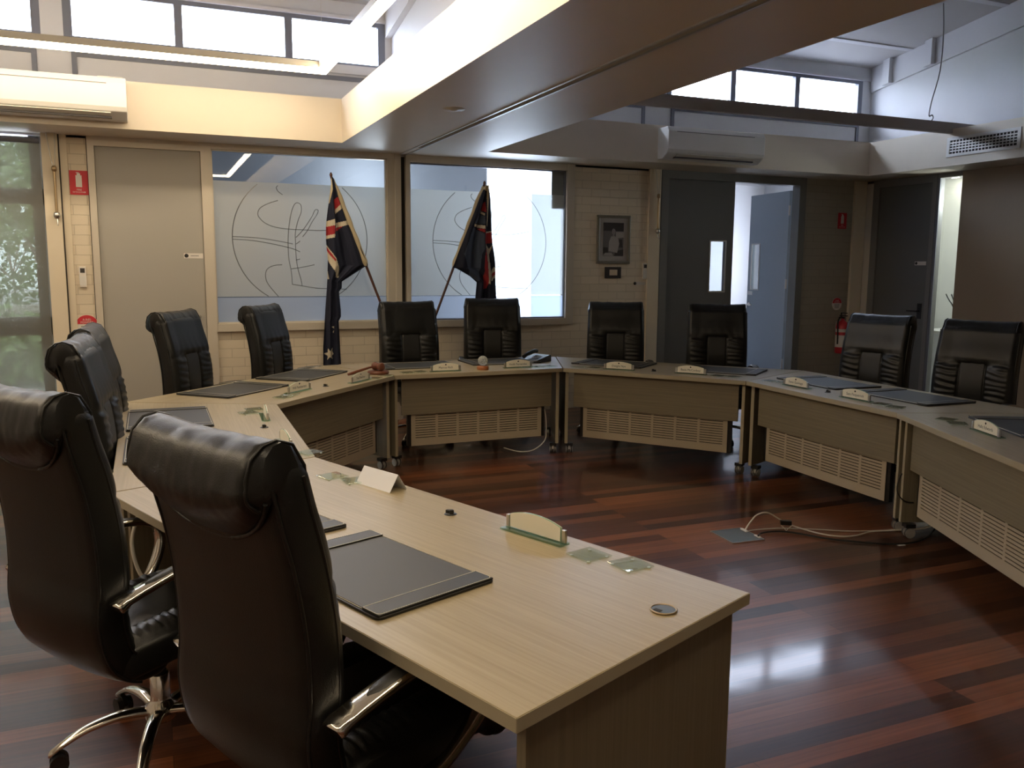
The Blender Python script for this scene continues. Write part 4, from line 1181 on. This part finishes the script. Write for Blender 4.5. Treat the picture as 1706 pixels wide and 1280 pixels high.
# ------------------------------------------------------------------ floor box and cables
t = thing('floor_socket_box', 'dark grey floor socket plate let into the boards', 'floor socket', (3.11, 3.94, 0), math.radians(-3))
MB().box(-.105, .105, -.115, .115, .0005, .006).build('lid', M['steel_dark'], t)
g = MB(); g.box(-.108, -.105, -.118, .118, 0, .0075); g.box(.105, .108, -.118, .118, 0, .0075); g.box(-.105, .105, -.118, -.115, 0, .0075); g.box(-.105, .105, .115, .118, 0, .0075)
g.build('rim', M['steel'], t)
g = MB(); g.box(.085, .10, .03, .09, .0061, .014); g.box(.09, .105, -.09, -.04, .0061, .012); g.build('cable_outlet', M['white'], t)
c1 = MB().tube(smooth_path([(3.21, 3.99, .015), (3.25, 4.0, .05), (3.30, 4.0, .092), (3.37, 3.99, .10), (3.44, 3.97, .06), (3.50, 3.93, .025), (3.58, 3.78, .009), (3.66, 3.69, .008), (3.76, 3.67, .008), (3.90, 3.69, .009), (4.05, 3.66, .008), (4.24, 3.58, .03), (4.28, 3.50, .16)], 6), .0045, 8).build('white_cable', M['cable_white'])
tag(c1, 'white cable looping up from the floor plate to the right desk', 'cable')
c2 = MB().tube(smooth_path([(3.22, 3.97, .012), (3.30, 3.98, .007), (3.45, 3.95, .006), (3.62, 3.86, .006), (3.78, 3.76, .006), (3.95, 3.70, .006), (4.10, 3.67, .006), (4.22, 3.61, .02), (4.27, 3.52, .10)], 5), .0032, 8).build('thin_white_cable', M['offwhite'])
tag(c2, 'thinner flat-lying white cable between the floor plate and right desk', 'cable')
c3 = MB().tube(smooth_path([(3.20, 3.86, .014), (3.25, 3.90, .012), (3.34, 3.91, .010), (3.44, 3.86, .009), (3.55, 3.70, .008), (3.65, 3.60, .008), (3.80, 3.49, .008), (3.95, 3.45, .008), (4.12, 3.49, .008), (4.27, 3.56, .03), (4.33, 3.50, .2)], 6), .0055, 8).build('black_cable', M['black'])
tag(c3, 'black power cable lying from the floor plate to the right desk', 'cable')
t = thing('cable_adapter', 'small black adapter block tied to the cables beside the floor plate', 'adapter', (3.46, 3.93, .045), math.radians(-30))
MB().box(-.032, .032, -.016, .016, -.012, .014).build('block', M['black'], t, bevel=.003)
MB().tube([(-.03, -.017, -.014), (-.01, -.02, -.03), (0, -.02, -.044), (.01, -.02, -.03), (.03, -.017, -.014)], .003, 6).build('tie', M['cable_white'], t)
o = MB().obox((3.88, 3.455, 0), (1, -.2, 0), (.2, 1, 0), .022, .010, .001, .004).build('cable_tag', M['paper']); tag(o, 'small white tag lying on the floor beside the black cable', 'tag')
# loose cables at the desks
o = MB().tube(smooth_path([(3.02, 6.44, .40), (3.03, 6.42, .30), (3.035, 6.42, .19), (3.02, 6.42, .10), (2.92, 6.42, .03), (2.80, 6.44, .02), (2.68, 6.50, .05)], 6), .005, 8).build('dangling_cable', M['cable_white']); tag(o, 'white cable dangling under the right end of the back centre desk', 'cable')
o = MB().tube(smooth_path([(-.08, 3.25, .66), (-.10, 3.20, .58), (-.08, 3.17, .48), (-.02, 3.15, .40), (.05, 3.15, .37)], 6), .007, 8).build('dangling_cable', M['cable_white']); tag(o, 'pale cable hanging under the far corner of the nearest desk', 'cable')
o = MB().tube(smooth_path([(4.10, 3.62, .42), (4.00, 3.60, .36), (3.96, 3.58, .28), (4.0, 3.56, .22), (4.10, 3.56, .20)], 6), .004, 8).build('dangling_cable', M['black']); tag(o, 'black cable loop beside the perforated panel of the right foreground desk', 'cable')

# ------------------------------------------------------------------ chairs
def loft(spine, width, thick, side, nfront=90, feat=None, cap=4, rc=.032):
    """closed cushion swept along spine (x,z); across = y. returns MB"""
    mb = MB()
    S = smooth_path([(x, 0, z) for x, z in spine], 14)
    n = len(S)
    cum = [0]
    for i in range(1, n): cum.append(cum[-1]+(S[i]-S[i-1]).length)
    Ltot = cum[-1]
    nf, nb_, nc = nfront, 20, 5
    ring = nf+1 + nc*2*2 + nb_
    rows = []
    for i in range(n):
        a = (S[min(i+1, n-1)]-S[max(i-1, 0)]).normalized()
        nn = Vector((a.z, 0, -a.x))*side
        s_ = cum[i]/Ltot
        w_, th = width(s_), thick(s_)
        # rounding at both ends
        e = min(cum[i], Ltot-cum[i])/.045
        if e < 1:
            k = math.sqrt(max(0.0, 1-(1-e)**2)); th *= (.25+.75*k); w_ -= .03*(1-k)
        r = min(rc, th*.49)
        sec = []
        for j in range(nf+1):
            y = -w_/2+r+(w_-2*r)*j/nf
            sec.append((y, th/2, 1.0))
        for k in range(1, nc+1):
            t_ = PI/2*k/nc; sec.append((w_/2-r+r*math.sin(t_), th/2-r+r*math.cos(t_), 1-k/nc))
        for k in range(0, nc):
            t_ = PI/2*k/nc; sec.append((w_/2-r+r*math.cos(t_), -th/2+r-r*math.sin(t_), 0))
        for j in range(nb_):
            y = w_/2-r-(w_-2*r)*j/nb_
            sec.append((y, -th/2 - .012*math.cos(PI*y/w_)*(1 if side > 0 else 0), 0))
        for k in range(0, nc):
            t_ = PI/2*k/nc; sec.append((-w_/2+r-r*math.sin(t_), -th/2+r-r*math.cos(t_), 0))
        for k in range(0, nc):
            t_ = PI/2*k/nc; sec.append((-w_/2+r-r*math.cos(t_), th/2-r+r*math.sin(t_), k/nc))
        row = []
        for y, q, fr in sec:
            dq = feat(y, s_, cum[i], w_)*fr if feat and fr > 0 else 0
            p = S[i]+nn*(q+dq)
            row.append((p.x, y, p.z))
        rows.append(row)
    R_ = len(rows[0])
    v = [p for row in rows for p in row]
    f = [(i*R_+j, i*R_+(j+1) % R_, (i+1)*R_+(j+1) % R_, (i+1)*R_+j) for i in range(n-1) for j in range(R_)]
    mb.add(v, f, 0, True)
    for i, flip in ((0, 0), (n-1, 1)):
        c_ = Vector((0, 0, 0))
        for p in rows[i]: c_ += Vector(p)
        c_ /= R_
        vv = list(rows[i])+[tuple(c_)]
        mb.add(vv, [((j, R_, (j+1) % R_) if not flip else (j, (j+1) % R_, R_)) for j in range(R_)], 0, True)
    return mb
def sstep(a, b, x):
    t_ = max(0, min(1, (x-a)/(b-a))); return t_*t_*(3-2*t_)
def ruche(y, s_):
    """gathered leather: folds running across a bolster"""
    n1 = noise.noise((y*6, s_*7, 1.7)); n2 = noise.noise((y*16, s_*34, 4.1))
    return math.sin(s_*150 + n1*5 + abs(y)*10)*.0042 + n2*.0035
CPW = .078   # half width of the centre panel
def back_feat(y, s_, L_, w_):
    ay = abs(y); edge = w_/2-.03
    low = 1-sstep(.69, .74, s_)           # lower ruched zone
    up = sstep(.69, .76, s_)
    f_ = 0
    # bolsters
    if ay > CPW:
        u = (ay-CPW)/(edge-CPW)
        f_ += low*(.020*math.sin(PI*min(1, u*.92+.04))**.7 + ruche(y, s_)*math.sin(PI*min(1, max(0, u)))**.5)
    else:
        f_ += low*(.004)
    f_ -= low*.008*math.exp(-((ay-CPW)/.006)**2)
    # upper pad
    pad = math.cos(PI*min(.5, ay/w_*.98))**.5
    f_ += up*.020*pad
    # gathers radiating from the top of the centre panel
    zz = (s_-.71)
    if zz > 0:
        f_ += .0016*math.exp(-zz/.05)*math.sin(y*95+noise.noise((y*9, s_*9, 0))*3)*(1 if ay < .23 else 0)
    f_ -= .010*math.exp(-((s_-.71)/.010)**2)*(1 if ay < CPW else .5)
    f_ += .012*sstep(.12, .25, ay)        # slight bucket shape
    return f_
def seat_feat(y, s_, L_, w_):
    ay = abs(y); edge = w_/2-.03; f_ = 0
    if ay > .12:
        u = (ay-.12)/(edge-.12)
        f_ += .022*math.sin(PI*min(1, u*.9+.06))**.7 + ruche(y, s_*.9+3)*math.sin(PI*min(1, max(0, u)))**.5*1.3
    else: f_ += .004*math.sin(PI*s_)
    f_ -= .009*math.exp(-((ay-.12)/.007)**2)
    return f_
SPINE = [(-.08, .375), (-.18, .385), (-.262, .45), (-.292, .56), (-.285, .68), (-.290, .82), (-.312, .96), (-.340, 1.07), (-.362, 1.175)]
def bw(s_): return .40+.095*sstep(0, .3, s_)-.012*sstep(.5, 1, s_)
def bt(s_): return .085+.02*math.sin(PI*s_)
def spine_at_z(z):
    S = smooth_path([(x, 0, zz) for x, zz in SPINE], 14)
    best = min(S, key=lambda p: abs(p.z-z) + (10 if p.z < .5 and p.x > -.25 else 0)); return best.x

def make_chair():
    t = thing('executive_chair', '', 'chair')
    up = []
    bk = loft(SPINE, bw, bt, 1, 84, back_feat).build('backrest', M['leather'], t)
    # centre insert
    cp = loft([(x+.046, z) for x, z in [(-.288, .66), (-.285, .76), (-.298, .88), (-.313, .945)]], lambda s_: .148, lambda s_: .022, 1, 20, None, rc=.008).build('centre_panel', M['leather_soft'], bk)
    # gusset piping down both sides
    S = smooth_path([(x, 0, z) for x, z in SPINE], 8)
    for sy in (-1, 1):
        for off in (.033, -.040):
            pts = []
            for i, p in enumerate(S[8:-3]):
                a = (S[min(i+10, len(S)-1)]-S[i+7]).normalized(); nn = Vector((a.z, 0, -a.x))
                s_ = (i+8)/len(S)
                pts.append(p+nn*off+Vector((0, sy*(bw(s_)/2-.004), 0)))
            MB().tube(pts, .0042, 6).build('piping', M['leather'], bk)
    # rolled headrest hanging over the back
    NU, g_ = 56, []
    prof = [(.0, 0.052, -.150), (.06, .066, -.09), (.12, .060, -.03), (.2, .030, .018), (.28, -.010, .032), (.36, -.044, .025), (.43, -.072, .0), (.5, -.084, -.040)]
    mbh = MB(); rows = []
    TX, TZ = -.362, 1.19
    for i in range(NU+1):
        u = -1+2*i/NU; au = abs(u)
        d = .035+.11*(max(0, 1-au**2.4))**.75          # how far down it hangs
        endk = sstep(0, .10, 1-au)                      # close ends
        y = u*.230
        row = []
        sag = -.012*(1-au*au)*0
        wr_ = .0035*noise.noise((u*5, 3.3, 0))
        for (q, dx, dz) in prof:
            wrk = .003*noise.noise((u*8, q*7, 2.2))+.0015*noise.noise((u*19+q*6, q*12, 5))
            row.append((TX+dx*(.55+.45*endk)+wrk, TZ+dz*(.8+.2*endk)+wr_+.008*au**3))
        # falling part: from z=-.045 to -.045-d
        for k in range(1, 15):
            g = k/14
            z = TZ-.045-d*g
            bx = spine_at_z(z)-.058
            x0 = TX-.084*(.55+.45*endk)
            x = x0+(bx+.004-x0)*(g**1.6) - .012*math.sin(PI*g)*endk
            wrk = .004*noise.noise((u*10, g*5, 7.2))*(1-g)
            row.append((x+wrk, z))
        # inside return
        zlast = TZ-.045-d
        row.append((spine_at_z(zlast)-.035, zlast+.012)); row.append((spine_at_z(TZ-.15)+.0, TZ-.15))
        rows.append([(x, y, z) for x, z in row])
    R_ = len(rows[0])
    v = [p for r in rows for p in r]
    mbh.add(v, [(i*R_+j, i*R_+(j+1) % R_, (i+1)*R_+(j+1) % R_, (i+1)*R_+j) for i in range(NU) for j in range(R_)], 0, True)
    for i, fl_ in ((0, 1), (NU, 0)):
        c_ = Vector((0, 0, 0))
        for p in rows[i]: c_ += Vector(p)
        c_ /= R_; c_.y += (-.016 if i == 0 else .016)
        mbh.add(list(rows[i])+[tuple(c_)], [((j, (j+1) % R_, R_) if fl_ else (j, R_, (j+1) % R_)) for j in range(R_)], 0, True)
    hr = mbh.build('headrest', M['leather'], t)
    seam = MB(); pts = [Vector(r[len(prof)+13]) + Vector((-.003, 0, -.002)) for r in rows]
    seam.tube(pts, .0048, 6); seam.build('piping', M['leather'], hr)
    for r, sy in ((rows[2], -1), (rows[-3], 1)):
        MB().tube([Vector(p)+Vector((0, sy*.006, 0)) for p in r[1:len(prof)+12:1]], .0036, 6).build('piping', M['leather'], hr)
    # seat
    st = loft([(-.27, .415), (-.14, .425), (0, .432), (.14, .434), (.235, .418), (.285, .375), (.295, .335)], lambda s_: .47+.03*math.sin(PI*s_), lambda s_: .105, -1, 70, seat_feat).build('seat', M['leather'], t)
    MB().box(-.17, .17, -.12, .12, .335, .378).build('seat_mechanism', M['fabric_black'], t, bevel=.01)
    # arms
    for sy in (-1, 1):
        y = sy*.284
        path = smooth_path([(-.305, 0, .624), (-.275, 0, .639), (-.21, 0, .655), (-.10, 0, .675), (.04, 0, .682), (.15, 0, .664), (.205, 0, .625), (.205, 0, .56), (.16, 0, .48), (.09, 0, .415), (.02, 0, .372), (-.05, 0, .362)], 5)
        mb = MB(); v = []; K = len(path)
        for k, p in enumerate(path):
            a = (path[min(k+1, K-1)]-path[max(k-1, 0)]).normalized(); nn = Vector((-a.z, 0, a.x))
            hw_ = .028 if k < K*.5 else .022; hh = .011 if k > 4 else .015
            if k == 0: hw_ *= .85; hh *= .8
            inw = 0 if k < K*.55 else -sy*.045*((k-K*.55)/(K*.45))
            for cy, cn in ((-1, -.5), (-.8, -1), (.8, -1), (1, -.5), (1, .5), (.8, 1), (-.8, 1), (-1, .5)):
                q = p+nn*hh*cn; v.append((q.x, y+cy*hw_+inw, q.z))
        mb.add(v, [(k*8+j, k*8+(j+1) % 8, (k+1)*8+(j+1) % 8, (k+1)*8+j) for k in range(K-1) for j in range(8)], 0, True)
        mb.add(v[:8], [tuple(range(7, -1, -1))]); mb.add(v[-8:], [tuple(range(8))])
        ar = mb.build('armrest', M['chrome'], t, smooth=True)
        pad = MB(); v = []; P2 = [p for p in path if -.22 < p.x < .19 and p.z > .63]
        for k, p in enumerate(P2):
            a = (P2[min(k+1, len(P2)-1)]-P2[max(k-1, 0)]).normalized(); nn = Vector((-a.z, 0, a.x))
            if nn.z < 0: nn = -nn
            e = min(k, len(P2)-1-k)/3; hw_ = .019*(math.sqrt(max(0, 1-(1-min(1, e))**2)) if e < 1 else 1)+.002
            for cy, cn in ((-1, .009), (-.7, .0135), (0, .0150), (.7, .0135), (1, .009)):
                q = p+nn*cn; v.append((q.x, y+cy*hw_, q.z))
        pad.add(v, [(k*5+j, (k+1)*5+j, (k+1)*5+j+1, k*5+j+1) for k in range(len(P2)-1) for j in range(4)], 0, True)
        pad.build('arm_pad', M['leather_soft'], ar)
    # column and base
    MB().cyl((0, 0, .20), (0, 0, .345), .022).lathe((0, 0, .33), [(.022, -.03), (.05, 0), (.05, .01), (0, .01)], 20).build('gas_lift', M['fabric_black'], t)
    MB().lathe((0, 0, .085), [(0, 0), (.045, 0), (.05, .012), (.05, .05), (.034, .062), (.031, .075), (.031, .155), (.027, .16), (0, .16)], 28).build('column_sleeve', M['chrome'], t)
    for k in range(5):
        a = k*2*PI/5+.3
        ca, sa = math.cos(a), math.sin(a)
        pth = smooth_path([(.03, 0, .118), (.12, 0, .128), (.22, 0, .112), (.29, 0, .082), (.335, 0, .055)], 5)
        mb = MB(); v = []; K = len(pth)
        for i, p in enumerate(pth):
            s_ = i/(K-1); hw_ = .026-.010*s_; hh = .016-.006*s_
            if i == K-1: hw_ *= .5; hh *= .5
            for j in range(10):
                th = 2*PI*j/10
                X, Y, Z = p.x, math.cos(th)*hw_, p.z+math.sin(th)*hh
                v.append((X*ca-Y*sa, X*sa+Y*ca, Z))
        mb.add(v, [(i*10+j, i*10+(j+1) % 10, (i+1)*10+(j+1) % 10, (i+1)*10+j) for i in range(K-1) for j in range(10)], 0, True)
        mb.add(v[:10], [tuple(range(9, -1, -1))]); mb.add(v[-10:], [tuple(range(10))])
        lg = mb.build('base_leg', M['chrome'], t)
        mb = MB(); cx, cy = ca*.305, sa*.305
        ax = Vector((-sa, ca, 0))
        c_ = Vector((cx, cy, .0275))
        for e in (-.016, .016): mb.cyl(c_+ax*(e-.009), c_+ax*(e+.009), .0275, n=20)
        mb.cyl(c_-ax*.008+Vector((0, 0, .012)), c_+ax*.008+Vector((0, 0, .012)), .022, n=14); mb.cyl((cx, cy, .03), (cx, cy, .075), .007, n=8)
        mb.build('caster', M['black'], lg)
    return t
chair0 = make_chair()
BASE_PARTS = ('base_leg', 'column_sleeve')
# hub x, y, yaw (facing, degrees), lift, tilt, label
CH = [
 (.435, 2.03, 27, .0, 0, 'black leather high-back chair nearest the viewer, its back filling the lower left'),
 (-.03, 2.86, 35, .0, 8, 'black leather high-back chair cut by the left picture edge with chrome base in view'),
 (.04, 4.30, -6, .0, 3, 'black leather chair seen from the side at the left desk, nearer of its two'),
 (.05, 5.12, -4, .0, 9, 'black leather chair seen from the side at the left desk, farther of its two'),
 (.47, 6.31, -30, .01, 5, 'black leather chair in front of the grey door'),
 (1.14, 7.06, -34, .01, 0, 'black leather chair under the left frosted window, left of the hanging flag'),
 (2.20, 7.32, -88, .01, 2, 'black leather chair at the back centre desk beside the gavel'),
 (2.95, 7.37, -106, .03, 4, 'black leather chair at the back centre desk beside the phone'),
 (4.03, 7.0, -118, .0, 7, 'black leather chair below the framed photograph'),
 (4.72, 6.35, -122, .0, 0, 'black leather chair in front of the dark double door'),
 (5.00, 5.02, -166, -.02, 5, 'black leather chair before the fire extinguisher at the right desk'),
 (5.10, 4.18, -163, -.02, 2, 'black leather chair at the far right before the slit window')]
for k, (x, y, yaw, lift, tw_, lab) in enumerate(CH):
    o = chair0 if k == 0 else copy_tree(chair0)
    o.location = (x, y, 0); o.rotation_euler = (0, 0, math.radians(yaw)); o['label'] = lab; o['group'] = 'black leather executive chairs'
    o.scale = (1, (1.05, .94)[k] if k < 2 else 1.12, 1)
    for c_ in o.children:
        if c_.name.split('.')[0] not in BASE_PARTS: c_.location.z = lift
        else: c_.rotation_euler = (0, 0, math.radians(tw_*8))
